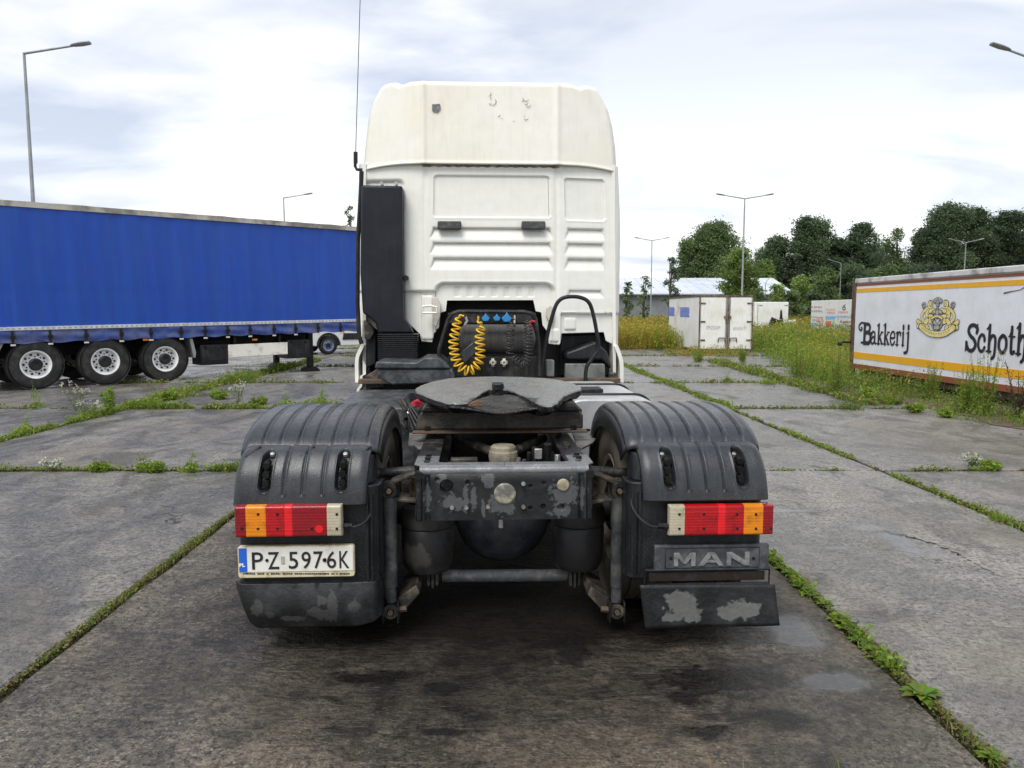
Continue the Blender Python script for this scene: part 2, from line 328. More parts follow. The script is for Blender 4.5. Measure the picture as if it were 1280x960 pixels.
for j in range(len(YL) - 1):
    for i in range(len(XL) - 1):
        y0, y1 = YL[j] + .028, YL[j + 1] - .028
        X = lambda k, y: XL[k][0] + XL[k][1] * y
        g0 = g1 = .03
        c = [(X(i, y0) + g0, y0), (X(i + 1, y0) - g1, y0), (X(i + 1, y1) - g1, y1), (X(i, y1) + g0, y1)]
        n = 14 if y0 < 16 else 3; pts = []
        for k in range(4): pts += rag(c[k], c[(k + 1) % 4], 0, n)
        cx, cy = sum(p[0] for p in pts) / len(pts), sum(p[1] for p in pts) / len(pts)
        inn = [(p[0] + (cx - p[0]) * .006, p[1] + (cy - p[1]) * .006) for p in pts]
        dz = rg.uniform(-.004, .004); q = len(pts); m_ = MB()
        m_.add([(p[0], p[1], -.06) for p in pts] + [(p[0], p[1], -.010 + dz) for p in pts] + [(p[0], p[1], dz) for p in inn],
               [(k, (k + 1) % q, q + (k + 1) % q, q + k) for k in range(q)] + [(q + k, q + (k + 1) % q, 2 * q + (k + 1) % q, 2 * q + k) for k in range(q)] + [tuple(range(2 * q, 3 * q))])
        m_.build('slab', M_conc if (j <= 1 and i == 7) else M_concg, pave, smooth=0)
# the crack that runs on from the standing water
cr = MB(); rq = random.Random(21); pts = []
for k in range(46):
    t = k / 45; a = G(1098 + 150 * t, 664 + 58 * t - 10 * math.sin(t * 3.1)); pts.append((a[0] + rq.uniform(-.018, .018), a[1] + rq.uniform(-.018, .018)))
for k in range(45):
    a, b = pts[k], pts[k + 1]; w0 = .007 * (1 - abs(2 * k / 45 - 1) ** 3) + .002; cr.add([(a[0] - w0 * .3, a[1] - w0, .0065), (a[0] + w0 * .3, a[1] + w0, .0065), (b[0] + w0 * .3, b[1] + w0, .0065), (b[0] - w0 * .3, b[1] - w0, .0065)], [(0, 1, 2, 3)])
cr.build('slab_crack', mat('crack_dark', (.018, .016, .014), .9), smooth=0, kind='structure')

# ---------------------------------------------------------------- shared materials
M_black = mat('black_plastic', (.010, .010, .012), .42, 0, (.03, .031, .034), 4, .5, .72, .5, 160, streak=((.10, .10, .098), .35))
M_fend = mat('grey_plastic', (.022, .026, .031), .27, 0, (.036, .041, .046), 5, .45, .7, .35, 240, speck=((.15, .15, .14), 150, .5), spec=.5, streak=((.10, .105, .105), .2))
M_fendw = mat('dark_plastic', (.007, .008, .010), .36, 0, (.022, .024, .027), 4, .45, .7, .4, 180, streak=((.05, .052, .052), .35), speck=((.11, .11, .10), 150, .4))
M_frame = mat('frame_steel', (.011, .012, .014), .38, .1, (.06, .058, .054), 9, .50, .68, .8, 70, streak=((.12, .10, .075), .3), speck=((.16, .13, .09), 110, .5))
M_dirty = mat('dirty_steel', (.032, .030, .027), .5, .1, (.13, .11, .08), 14, .45, .65, 1, 60)
M_rust = mat('rusty_steel', (.10, .075, .055), .7, .1, (.20, .10, .05), 10, .5, .68, 1, 60)
M_dark = mat('under_black', (.006, .006, .006), .6, 0, (.016, .015, .013), 7, .5, .7, .6, 60)
M_steel = mat('bright_steel', (.45, .44, .42), .35, .7, (.2, .18, .15), 12, .5, .7, .5, 80)
M_tyre = mat('tyre_rubber', (.022, .022, .022), .75, 0, (.055, .052, .046), 5, .45, .65, .7, 60)
M_tyred = mat('muddy_tyre', (.10, .085, .06), .85, 0, (.035, .033, .03), 4, .5, .7, .8, 60)
M_rubber = mat('black_rubber', (.013, .013, .014), .48, 0, (.03, .03, .03), 9, .5, .7, .3, 90)
M_print = mat('black_print', (.02, .02, .022), .5)
def part_text(): pass

def wheel(parent, o, ax, r=.5, w_=.3, rim_r=.285, holes=10, rim_m=None, tyre_m=None, cap=True, name='wheel', lug=True):
    "tyre, rim and hub; ax points to the side one sees"
    o = Vector(o); ax = Vector(ax).normalized()
    t = MB(); h = w_ / 2; pr = [(-h * .8, rim_r * .97), (-h, rim_r * 1.12), (-h * 1.04, r * .78), (-h * .96, r * .93), (-h * .82, r * .985)]
    for k in range(4):
        x = -h * .72 + k * h * .48; pr += [(x, r), (x + h * .38, r), (x + h * .40, r - .014), (x + h * .46, r - .014)]
    pr = pr[:-2] + [(h * .82, r * .985), (h * .96, r * .93), (h * 1.04, r * .78), (h, rim_r * 1.12), (h * .8, rim_r * .97)]
    t.lathe(pr, o, ax, 48)
    tyre = t.build(name, tyre_m or M_tyre, parent, 30)
    d = MB(); d.lathe([(-h * .8, rim_r), (h * .84, rim_r), (h * .90, rim_r * 1.05), (h * .98, rim_r * 1.03), (h * .92, rim_r * .93), (h * .55, rim_r * .86), (h * .40, rim_r * .80), (h * .42, rim_r * .66), (h * .62, rim_r * .50), (h * .62, rim_r * .30), (h * .5, 0.001)], o, ax, 40)
    d.build('rim', rim_m or M_steel, tyre, 30)
    u = ax.cross(Vector((0, 0, 1))).normalized(); v = Vector((0, 0, 1)); hm = MB(); lm = MB()
    for k in range(holes):
        a = 2 * math.pi * k / holes; c = o + (u * math.cos(a) + v * math.sin(a)) * rim_r * .735
        hm.cyl(c + ax * h * .36, c + ax * h * .425 + ax * .006, rim_r * .085, 10)
        c = o + (u * math.cos(a + .3) + v * math.sin(a + .3)) * rim_r * .60; lm.cyl(c + ax * h * .4, c + ax * (h * .52 + .03), rim_r * .045, 6)
    hm.build('rim_holes', M_print, tyre, 0, kind='stuff'); lm.build('wheel_nuts', M_dark, tyre, 0, kind='stuff')
    c = MB(); c.lathe([(h * .5, rim_r * .47), (h * .95, rim_r * .45), (h * 1.05, rim_r * .38), (h * 1.05, rim_r * .15), (h * .98, .001)], o, ax, 24); c.build('hub', M_rubber, tyre, 30)
    return tyre

# ================================================================ the tractor unit
truck = thing('tractor_truck', 'white high roof semi truck tractor seen from behind with dark mudguards and bare fifth wheel', 'truck', (TX, TY, 0), TA)
M_cab = mat('cab_paint', (.80, .80, .745), .38, 0, (.785, .78, .72), 3, .5, .75, .08, 200, streak=((.55, .51, .40), .14), coat=.3)
M_cap = mat('roof_paint', (.80, .785, .715), .5, 0, (.75, .71, .60), 1.6, .45, .7, .3, 220, streak=((.62, .54, .40), .2))
def P3(px, py, yl):
    x, z = L(px, py, yl); return (x, yl, z)
def at_z(px, py, z0, k=0., yref=0.):
    "point of the ray on the sloping plane z = z0 + k*(y-yref), truck coordinates"
    yl = 1.
    for _ in range(40):
        x, z = L(px, py, yl); tgt = z0 + k * (yl - yref)
        yl += (z - tgt) * 3.0 if abs(z - tgt) > 1e-6 else 0
    x, z = L(px, py, yl); return (x, yl, z)
def interp(tab, t):
    if t <= tab[0][0]: return tab[0][1]
    for a, b in zip(tab, tab[1:]):
        if t <= b[0]: return a[1] + (b[1] - a[1]) * (t - a[0]) / max(1e-9, b[0] - a[0])
    return tab[-1][1]
YC = 3.6
def LX(px): return L(px, 350, YC)[0]
def LZ(py): return L(610, py, YC)[1]
cont = [(447, 428), (462, 425), (475, 400), (505, 399), (525, 418), (527, 427), (540, 428), (541, 418), (548.5, 409), (550, 391), (557, 389), (558.6, 375.5),
        (667, 375), (670, 389), (677, 390.6), (678.6, 406.5), (686, 416.6), (686.4, 430), (699, 431), (702, 417), (756.7, 415.7), (759.5, 426.7), (771, 432.5), (776, 433)]
cont = [L(a, b, YC) for a, b in cont]
ZM, ZT = LZ(372), 2.935
def fold(x):
    a = abs(x - .015) - .605; return (.16 * a if a > 0 else 0) + .012 * math.exp(-(a / .02) ** 2)
rects = [(542, 219, 688, 273, .016, .035), (705.5, 221, 758, 275, .016, .035)]
rects = [(LX(a), LZ(d), LX(c), LZ(b), e, f) for a, b, c, d, e, f in rects]
ribs = []
for (ya, yb) in ((284, 300), (302.5, 319), (322, 338)):
    ribs.append((LX(537), LX(692), LZ(ya), LZ(yb))); ribs.append((LX(704.5), LX(759), LZ(ya), LZ(yb)))
ribs.append((LX(707), LX(757), LZ(361.5), LZ(373)))
def wall_d(x, z):
    "relief of the rear wall, metres towards the viewer"
    d = 0.
    for x0, z0, x1, z1, dep, r_ in rects:
        s = rr(x, z, x0, z0, x1, z1, r_); d -= dep * sst(.004, -.006, s); d += .004 * math.exp(-(s / .010) ** 2)
    for x0, x1, zt, zb in ribs:
        if zb - .03 < z < zt + .03:
            u = (zt - z) / (zt - zb); ins = .035 * (1 - u) + .004
            m = sst(x0 + ins - .007, x0 + ins + .007, x) * sst(x1 - ins + .007, x1 - ins - .007, x)
            d -= m * .036 * sst(-.04, .07, u) * max(0, min(1, (1.0 - u) / .93))
    s = rr(x, z, LX(543), .9, LX(693), LZ(353), .09); d -= .045 * sst(.012, -.02, s); d += .006 * math.exp(-(s / .012) ** 2)
    if x < LX(545): d -= .035 * sst(LZ(362), LZ(365), z)
    if x > LX(700): d -= .030 * sst(LZ(390), LZ(393), z); d += .006 * math.exp(-((z - LZ(391)) / .01) ** 2)
    s = rr(x, z, LX(440), LZ(430), LX(506), LZ(224), .06); d -= .03 * sst(.01, -.03, s)
    for k in range(7):
        s = rr(x, z, LX(568 + k * 15.5), LZ(371), LX(575 + k * 15.5), LZ(358), .01); d -= .010 * sst(.004, -.004, s)
    for x0, z0, x1, z1 in ((LX(527), LZ(424), LX(540), LZ(370)), (LX(688), LZ(427), LX(698), LZ(412)), (LX(707), LZ(412), LX(720), LZ(398))):
        d += .014 * sst(.004, -.006, rr(x, z, x0, z0, x1, z1, .01))
    return d
xs = sorted(set([round(q, 4) for q in lin(cont[0][0], cont[-1][0], 250)] + [round(p[0], 4) for p in cont] + [round(p[0] + .002, 4) for p in cont[1:-1]]))
rows = [('l', v) for v in lin(0, 1, 46)] + [('u', z) for z in lin(ZM, ZT, 210)[1:]]
edge_l, edge_r = xs[0], xs[-1]
def wall_pt(x, r_):
    zb = interp(cont, x); z = zb + (ZM - zb) * r_[1] if r_[0] == 'l' else r_[1]
    hw = interp([(1.2, 1.0), (1.6, 1.0), (2.4, 1.0), (2.94, .975)], z); xx = .008 + (x - .008) * hw
    e = max(0, abs(x - .008) - 1.165) / .05
    y = YC + fold(x) - wall_d(x, z) + .055 * min(1, e) ** 2
    return (xx, y, z)
mb = MB(); nu, nv = len(xs), len(rows)
mb.v = [wall_pt(x, r_) for r_ in rows for x in xs]
mb.f = [(j * nu + i, j * nu + i + 1, (j + 1) * nu + i + 1, (j + 1) * nu + i) for j in range(nv - 1) for i in range(nu - 1)]
cabw = mb.build('rear_wall', M_cab, truck, 50, solid=.012)
# shell of the cab in front of the wall
hw_ = [(.75, 1.20), (1.3, 1.215), (2.3, 1.20), (2.94, 1.155)]
side = [(y, z) for y, z in ((3.66, 2.93), (5.45, 2.93), (5.75, 2.2), (5.95, 1.5), (5.98, .45), (5.6, .42), (5.55, .75), (5.2, 1.02), (4.75, 1.12), (4.3, 1.02), (3.98, .75), (3.9, .62), (3.66, .62))]
for s in (-1, 1):
    m_ = MB(); n = len(side)
    m_.add([(s * interp(hw_, z) + .008, y, z) for y, z in side] + [(s * (interp(hw_, z) - .03) + .008, y, z) for y, z in side],
           [tuple(range(n)), tuple(range(2 * n - 1, n - 1, -1))] + [(i, i + n, (i + 1) % n + n, (i + 1) % n) for i in range(n)])
    sp_ = m_.build('side_panel', M_cab, truck, 30)
    g = MB().add([(s * (interp(hw_, z) + .006) + .008, y, z) for y, z in ((4.55, 1.75), (5.6, 1.6), (5.42, 2.45), (4.55, 2.45))], [(0, 1, 2, 3)])
    g.build('side_window', mat('cab_glass', (.02, .025, .03), .05), sp_, 0, solid=.004)
MB().add([(-1.15, 5.47, 2.93), (1.16, 5.47, 2.93), (1.2, 5.77, 2.2), (1.2, 5.97, 1.5), (1.2, 5.99, .45), (-1.19, 5.99, .45), (-1.19, 5.97, 1.5), (-1.19, 5.77, 2.2)],
         [(0, 1, 2, 7), (7, 2, 3, 6), (6, 3, 4, 5)]).build('front_panel', M_cab, truck, 30, solid=.02)
MB().add([(-1.08, 5.60, 2.68), (1.09, 5.60, 2.68), (1.13, 5.93, 1.72), (-1.12, 5.93, 1.72)], [(0, 1, 2, 3)]).build('windscreen', MATS['cab_glass'], truck, 0, solid=.01)
# roof cap
XLF = sorted([(L(a, b, YC)[1], L(a, b, YC)[0]) for a, b in ((454, 208), (456, 180), (460, 143), (465, 122), (473, 107), (478, 101))])
XRF = sorted([(L(a, b, YC)[1], L(a, b, YC)[0]) for a, b in ((772, 211), (771, 180), (767, 152), (762, 132), (756.5, 121), (748, 107))])
def cap_pt(u, v):
    xb = -1.15 + 2.32 * u; xc = xb - .01
    zb = 2.895 + (.018 if abs(xb - .015) < .62 else .018 - .05 * max(0, (abs(xb - .015) - .75) / .42) ** 2)
    zt = 3.655 - .022 * math.exp(-((abs(xc) - .93) / .05) ** 2) - .012 * sst(1.0, 1.16, abs(xc))
    vv = min(1, v); z = zb + (zt - zb) * vv
    x = .01 + (interp(XLF, z) + (interp(XRF, z) - interp(XLF, z)) * u - .01) * 1.018
    a = abs(x - .015) - .605
    y = 3.545 + .05 * vv + (.22 * a if a > 0 else 0) - .014 * math.exp(-(a / .022) ** 2) + .10 * max(0, (abs(u - .5) - .475) / .025) ** 2
    y -= .010 * sst(.04, 0, vv)
    if v > .94: y += .05 * ((min(v, 1) - .94) / .06) ** 2
    if v > 1:
        t = v - 1; y += 1.95 * t; z += .05 * math.sin(min(1, t * 2.5) * math.pi / 2) - .55 * max(0, t - .25) ** 1.6; x = .01 + (x - .01) * (1 - .04 * t)
    return (x, y, z)
mb = MB().grid(cap_pt, lin(0, 1, 140), lin(0, 1, 60) + [1.01, 1.03, 1.06, 1.1, 1.2, 1.35, 1.5, 1.7, 1.85, 2.0])
cap = mb.build('roof_cap', M_cap, truck, 60, solid=.014)
for u in (0, 1):
    mb = MB()
    pts = [cap_pt(u, v) for v in lin(0, 1, 24) + [1.1, 1.3, 1.6, 2.0]]
    n = len(pts); o = len(mb.v)
    mb.v += pts + [(p[0] * (1.03 if p[1] < 3.75 and False else 1.0), 5.5 if i < 24 else p[1], 2.90 if i >= 24 else p[2]) for i, p in enumerate(pts)]
    mb.f += [(o + i, o + i + 1, o + n + i + 1, o + n + i) for i in range(23)]
    mb.build('roof_cap_side', M_cap, cap, 40)
mb = MB(); mb.grid(lambda u, v: (LX(530) + (LX(698) - LX(530)) * u, 3.56 + .03 * v, 2.925 - .035 * v + .004 * math.sin(u * 90)), lin(0, 1, 60), [0, 1])
mb.build('roof_seal', mat('old_sealant', (.16, .14, .11), .9, 0, (.35, .30, .22), 20, .45, .6, 1, 60), cap, 40)
# peeled sticker and faint marks left on the cap
st_ = MB(); cxs, czs = L(545, 134, 3.55)
st_.add([(cxs + a, 3.553 - .02 * 0 + .03, czs + b) for a, b in ((-.035, .03), (.035, .035), (.04, -.005), (.015, -.04), (-.035, -.03))], [(0, 1, 2, 3, 4)])
for v in range(len(st_.v)): x, y, z = st_.v[v]; st_.v[v] = (x, 3.545 + .05 * (z - 2.91) / .74 - .012, z)
st_.build('sticker', mat('faded_sticker', (.13, .14, .15), .7, 0, (.3, .3, .3), 30), cap, 0)
sc_ = MB(); rq = random.Random(12)
def capy(z): return 3.545 + .05 * (z - 2.91) / .74 - .0085
for (px, py) in ((611, 120), (613, 124), (611, 129), (615, 131), (619, 129), (652, 127), (656, 130), (658, 133), (655, 125), (655, 149), (622, 146)):
    x, z = L(px, py, 3.57); a = rq.uniform(-1.2, 1.2); l_ = rq.uniform(.012, .035)
    pts = [(x + math.cos(a + k * .4) * l_ * k * .5, z + math.sin(a + k * .4) * l_ * k * .5) for k in range(4)]
    ribbon(sc_, pts, [.003, .006, .005, .002], 0)
arc = [L(640 + 19 * math.cos(t), 137 + 15 * math.sin(t), 3.57) for t in lin(.2, 2.7, 16)]
for k in (2, 7, 12): ribbon(sc_, arc[k:k + 2], .003, 0)
sc_.v = [(x, capy(z), z) for x, y, z in sc_.v]
sc_.build('worn_logo_trace', mat('faded_ink', (.16, .15, .12), .7), cap, 0, kind='stuff')
# snorkel on the left corner
def PR(pts, y0, y1, name, m, bevel=.008, parent=truck, yref=None):
    q = [L(a, b, y0 if yref is None else yref) for a, b in pts]
    return MB().prism(q, y0, y1).build(name, m, parent, 30, bevel=bevel)
M_snork = mat('navy_plastic', (.007, .008, .014), .40, 0, (.013, .015, .022), 3, .45, .7, .3, 260, streak=((.05, .05, .055), .12))
sn = PR([(451, 231), (503, 232), (503.5, 360), (504.6, 398), (511, 406), (517, 417), (472, 417), (469, 404), (461, 397), (453, 391), (450, 340)], 3.47, 3.66, 'air_intake', M_snork, .02)
for px in (477, 495):
    x, z = L(px, 229.5, 3.52); MB().cyl((x, 3.50, z), (x, 3.56, z), .016, 12).build('intake_screw', M_steel, sn, 30)
x, z = L(507, 347, 3.5); MB().cyl((x, 3.5, z), (x, 3.6, z), .022, 12).build('intake_screw', M_dark, sn, 30)
MB().tube([P3(a, b, 3.55) for a, b in ((452, 214), (451, 240), (447.5, 300), (447, 380), (449, 420), (452, 430))], .02, 8).build('corner_seal', M_rubber, truck)
m_ = MB(); x0, x1 = L(472, 430, 3.42)[0], L(522, 430, 3.42)[0]; z1, z0 = L(500, 417, 3.42)[1], L(500, 453, 3.42)[1]
prof = []
for k in range(14):
    z = z1 + (z0 - z1) * k / 14; dz = (z0 - z1) / 14; wv = 1.0 if k > 1 else .9
    prof += [(z, .035), (z + dz * .25, 0), (z + dz * .6, 0), (z + dz * .85, .035)]
m_.v = []; n = len(prof)
for z, i_ in prof: m_.v += [(x0 + i_, 3.66, z), (x0 + i_, 3.42 + i_, z), (x1 - i_, 3.42 + i_, z), (x1 - i_, 3.66, z)]
m_.f = [(i * 4 + k, i * 4 + k + 1, i * 4 + k + 5, i * 4 + k + 4) for i in range(n - 1) for k in range(3)]
m_.build('intake_bellows', mat('bellows_rubber', (.020, .021, .023), .30, spec=.5), truck, 20)
# handles, small holes, latches
for a in (547, 652):
    x0, z1 = L(a, 276.5, 3.56); x1, z0 = L(a + 29.5, 287, 3.56)
    h = MB().box(x0, x1, 3.535, 3.60, z0, z1).build('wall_bumper', mat('bumper_rubber', (.06, .06, .062), .55, 0, (.1, .1, .1), 20), truck, 30, bevel=.010)
for a, b, r_ in ((768, 403, .018), (695, 405, .009), (762, 414, .008), (533, 402, .012)):
    x, z = L(a, b, 3.6); y = YC + fold(x) - wall_d(x, z); MB().lathe([(-.006, r_ * 1.5), (-.008, r_), (.004, r_ * .9), (.004, .001)], (x, y, z), (0, 1, 0), 16).build('plug', M_dark, truck)
lt = MB(); c = [P3(a, b, 3.5) for a, b in ((528, 383), (538, 382), (546, 384), (546, 391), (528, 391))]; lt.tube(c + [c[0]], .010, 8); lt.build('latch_loop', M_cab, truck)
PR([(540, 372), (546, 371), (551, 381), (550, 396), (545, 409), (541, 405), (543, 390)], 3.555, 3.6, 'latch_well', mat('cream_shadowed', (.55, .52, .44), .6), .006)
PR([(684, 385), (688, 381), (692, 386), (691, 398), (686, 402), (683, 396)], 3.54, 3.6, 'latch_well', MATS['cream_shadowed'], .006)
# white side fairings below the cab
def strip(px, wd, y0, y1, name, m):
    pts = [L(a, b, y0) for a, b in px]; mb = MB(); pp = spline(pts, 4); n = len(pp); v = []
    for i, p in enumerate(pp):
        a, b = pp[max(0, i - 1)], pp[min(n - 1, i + 1)]; t = Vector((b[0] - a[0], b[1] - a[1])).normalized(); q = Vector((-t.y, t.x)) * wd / 2
        v += [(p[0] + q.x, y0, p[1] + q.y), (p[0] - q.x, y0, p[1] - q.y), (p[0] - q.x, y1, p[1] - q.y), (p[0] + q.x, y1, p[1] + q.y)]
    mb.add(v, [(4 * i + k, 4 * i + (k + 1) % 4, 4 * i + 4 + (k + 1) % 4, 4 * i + 4 + k) for i in range(n - 1) for k in range(4)] + [(0, 1, 2, 3), (4 * n - 4, 4 * n - 1, 4 * n - 2, 4 * n - 3)])
    return mb.build(name, m, truck, 40)
strip([(454, 430), (450, 438), (446, 450), (446, 478)], .032, 3.62, 4.3, 'side_fairing', M_cab)
strip([(451.5, 470), (451, 482), (447.5, 488), (447, 508)], .022, 3.45, 4.0, 'step_fairing', M_cab)
strip([(770, 432), (774, 442), (777, 455), (777, 478)], .036, 3.62, 4.3, 'side_fairing', M_cab)
# dark inner body behind the opening
MB().box(-1.15, 1.16, 3.95, 4.5, .55, 2.0).build('engine_bay', M_dark, truck)
MB().box(-.45, .45, 3.0, 5.4, .30, 1.0).build('gearbox', M_dark, truck, bevel=.05)
MB().tube([(0, 1.0, .52), (0, 3.05, .60)], .06, 14).build('drive_shaft', M_dark, truck)
MB().box(-.30, .30, 1.75, 2.0, .50, .86).build('chassis_cross_member', M_dark, truck, bevel=.02)
MB().box(-1.1, 1.1, 5.6, 5.9, .22, .6).build('front_bumper', M_dark, truck, bevel=.03)
PR([(453, 398), (470, 412), (470, 455), (458, 460), (452, 450), (452, 432)], 3.66, 3.9, 'wheel_arch_liner', M_black, .01)
PR([(455, 400), (461, 404), (468, 415), (463, 425), (456, 424)], 3.55, 3.66, 'corner_bracket', M_dirty, .008)
PR([(701, 419), (757, 417), (768, 440), (770, 470), (700, 470)], 3.86, 3.94, 'wheel_arch_liner', M_black, .01)
PR([(707, 441), (745, 427), (759, 440), (764, 455), (764, 462), (752, 450), (707, 450)], 3.50, 3.84, 'arch_lip', M_fendw, .02)
PR([(707, 455), (756, 455), (757, 481), (706, 481)], 3.42, 3.5, 'bracket_plate', mat('grey_plate', (.20, .21, .20), .6, 0, (.1, .1, .09), 6, .5, .7, .3, 60), .008)
for a, b in ((718, 473), (742, 473)):
    x, z = L(a, b, 3.42); MB().cyl((x, 3.412, z), (x, 3.43, z), .008, 8).build('rivet', M_dark, truck)
PR([(683, 450), (693, 450), (693, 471), (683, 471)], 3.3, 3.4, 'bracket_plate', MATS['grey_plate'], .01)
PR([(762, 466), (771, 466), (771, 498), (762, 498)], 3.30, 3.36, 'step_bracket', M_dirty, .006)
MB().box(-1.16, 1.16, 3.22, 3.34, .955, .995).build('cross_bar', M_rust, truck, bevel=.006)
PR([(457, 470), (470, 462), (480, 470), (480, 484), (457, 486)], 3.3, 3.5, 'corner_bracket', M_dirty, .008)
# grey moulded cover
tk = PR([(468, 461), (470, 452), (520, 453), (530, 447), (548, 447), (556, 452), (563, 461)], 2.95, 3.5, 'tank_cover', mat('weathered_grey', (.035, .040, .045), .45, 0, (.10, .11, .115), 14, .42, .68, .6, 50), .014)
PR([(470, 461.5), (565, 461.5), (569, 470), (566, 478), (490, 481), (476, 474)], 2.97, 3.5, 'tank_base', MATS['weathered_grey'], .012)
# bracket with air tank, couplings and coils
YB = 3.12
br = MB(); br.tube([P3(a, b, YB) for a, b in ((566, 470), (549, 444), (549, 437), (560, 400), (566, 392), (574, 389.5), (655, 390), (664, 392), (669, 398), (673, 430), (674, 470))], .019, 10)
rack = br.build('coupling_rack', M_frame, truck)
x0, z0 = L(560, 404, YB); x1, z1 = L(670, 391, YB)
MB().box(x0, x1, YB - .01, YB + .05, z0, z1).build('rack_panel', M_frame, rack, bevel=.006)
xa, za_ = L(573, 424, 3.34); xb, zb_ = L(669, 424, 3.34)
tm = MB(); tm.lathe([(0, .03), (.02, .10), (.05, .132), (xb - xa - .05, .132), (xb - xa - .02, .10), (xb - xa, .03)], (xa, 3.34, za_), (1, 0, 0), 40)
tm.build('air_tank', mat('tank_grey', (.062, .060, .058), .42, 0, (.10, .095, .09), 7, .4, .7, .3, 120, sscale=(6, 1, 1)), rack)
PR([(560, 446), (672, 446), (672, 475), (560, 475)], 3.2, 3.24, 'lower_panel', M_frame, .004, rack)
PR([(575, 441), (592, 427), (594, 432), (596, 440), (582, 454), (578, 452)], 3.02, 3.10, 'hose_sleeve', M_fend, .008, rack)
blue = mat('blue_cap', (.03, .22, .50), .4)
for a, r_ in ((607, 5.5), (621, 5.0), (633.5, 6.8)):
    x, z = L(a, 397.5, YB - .03); q = r_ / 147
    MB().prism([(x - q, z), (x - q * .3, z + q * .55), (x, z + q * 1.15), (x + q * .3, z + q * .55), (x + q, z), (x + q * .55, z - q * .75), (x - q * .55, z - q * .75)], YB - .05, YB - .005).build('coupling_cap', blue, rack, 30, bevel=.006)
cream = mat('socket_cream', (.62, .60, .50), .5)
for a in (616, 630):
    x, z = L(a, 453, 3.2); s_ = MB(); s_.lathe([(0, .026), (-.03, .026), (-.045, .02), (-.045, .012), (-.02, .010), (-.02, .001)], (x, 3.2, z), (0, 1, 0), 20)
    s_.box(x - .03, x + .03, 3.188, 3.2, z - .012, z + .012); s_.box(x - .013, x + .013, 3.185, 3.2, z - .036, z + .036)
    s_.build('socket', cream, rack)
def coil(px, y, turns, rad, r_, name, m, lead=0, tail=0, seg=7):
    path = [np.array((L(a, b, y)[0], y, L(a, b, y)[1])) for a, b in px]; path = [np.array(p) for p in spline(path, 10)]
    ln = np.cumsum([0] + [np.linalg.norm(b - a) for a, b in zip(path, path[1:])]); T = ln[-1]
    def at(s): i = min(len(path) - 2, max(0, int(np.searchsorted(ln, s) - 1))); return path[i] + (path[i + 1] - path[i]) * ((s - ln[i]) / max(1e-9, ln[i + 1] - ln[i]))
    o = []; n = turns * 14
    for k in range(n + 1):
        s = T * k / n; p = at(s); q = at(min(T, s + .01)) - at(max(0, s - .01)); q = q / max(1e-9, np.linalg.norm(q)); nn = np.array((-q[2], 0, q[0])); a = 2 * math.pi * turns * k / n
        f = rad * (sst(0, lead, s / T) if lead else 1) * (1 - sst(1 - tail, 1, s / T) if tail else 1)
        o.append(p + nn * f * math.cos(a) + np.array((0, 1, 0)) * f * math.sin(a))
    return MB().tube(o, r_, seg).build(name, m, rack, 60)
coil([(580, 395), (574, 395), (572, 402), (570, 414), (567, 425), (568, 440), (571, 452), (578, 461), (586, 464), (594, 460), (600, 448), (600, 430), (600, 416), (603, 408), (598, 402), (598, 395)],
     3.0, 23, .038, .0082, 'yellow_coil', mat('yellow_hose', (.72, .45, .03), .35), .12, .16)
coil([(642, 394), (641, 402), (638, 412), (637, 430), (638, 443)], 3.02, 8, .035, .0045, 'black_coil', mat('coil_black', (.028, .028, .030), .22, spec=.6), .15, 0)
coil([(659, 400), (661, 415), (660, 430), (660, 445), (655, 456), (647, 452), (640, 446)], 3.02, 18, .036, .0045, 'black_coil', mat('coil_black', (.028, .028, .030), .22, spec=.6), 0, 0)
MB().tube([P3(a, b, 3.04) for a, b in ((643, 394), (643.5, 399), (643, 404))], .008, 8).build('coil_end', cream, rack)
MB().tube([P3(a, b, 3.04) for a, b in ((669, 402), (664, 401), (661, 403), (665, 408), (666, 412))], .007, 8).build('red_fitting', mat('red_plastic', (.55, .04, .05), .4), rack)
MB().tube([P3(a, b, 3.04) for a, b in ((582, 396), (584, 401), (581, 406))], .012, 8).build('coil_end', M_steel, rack)
# black pipe loop
MB().tube(spline([P3(a, b, 3.2) for a, b in ((676, 474), (677.5, 455), (684, 420), (691, 393), (697, 378), (707, 371.5), (724, 371.5), (736, 378), (742, 395), (746.5, 420), (747.5, 437), (739, 450), (733, 460), (731.5, 482))], 5), .0175, 12).build('pipe_loop', M_fendw, truck)
# aerial
an = MB(); an.tube([P3(444, 191, 3.7), P3(444, 208, 3.7), P3(446, 212, 3.7), P3(455, 212, 3.7)], .014, 8); an.tube([P3(444.5, 204, 3.7), P3(444.5, 190, 3.7)], .019, 8)
aer = an.build('aerial_base', M_rubber, truck)
MB().tube([P3(444.5, 192, 3.7), P3(447.5, 90, 3.7), P3(450.5, -12, 3.7)], .0035, 5).build('aerial_rod', M_black, aer)

# ---------------------------------------------------------------- chassis
for s in (-1, 1):
    x0, x1 = (-.43, -.318) if s < 0 else (.318, .43)
    inner, outer = (x1, x0) if s < 0 else (x0, x1)
    m_ = MB(); m_.box(x0, x1, .21, 5.4, .838, .850); m_.box(x0, x1, .21, 5.4, .600, .612); m_.box(min(outer, outer - s * .012), max(outer, outer - s * .012), .21, 5.4, .612, .838)
    rail = m_.build('frame_rail', M_frame, truck)
    for yy in (.24, .34, .66, .74, 1.1):
        for dx in (0,):
            x = s * .372; b_ = MB(); b_.cyl((x, yy, .850), (x, yy, .868), .016, 6); b_.build('bolt', M_dirty, rail, 30)
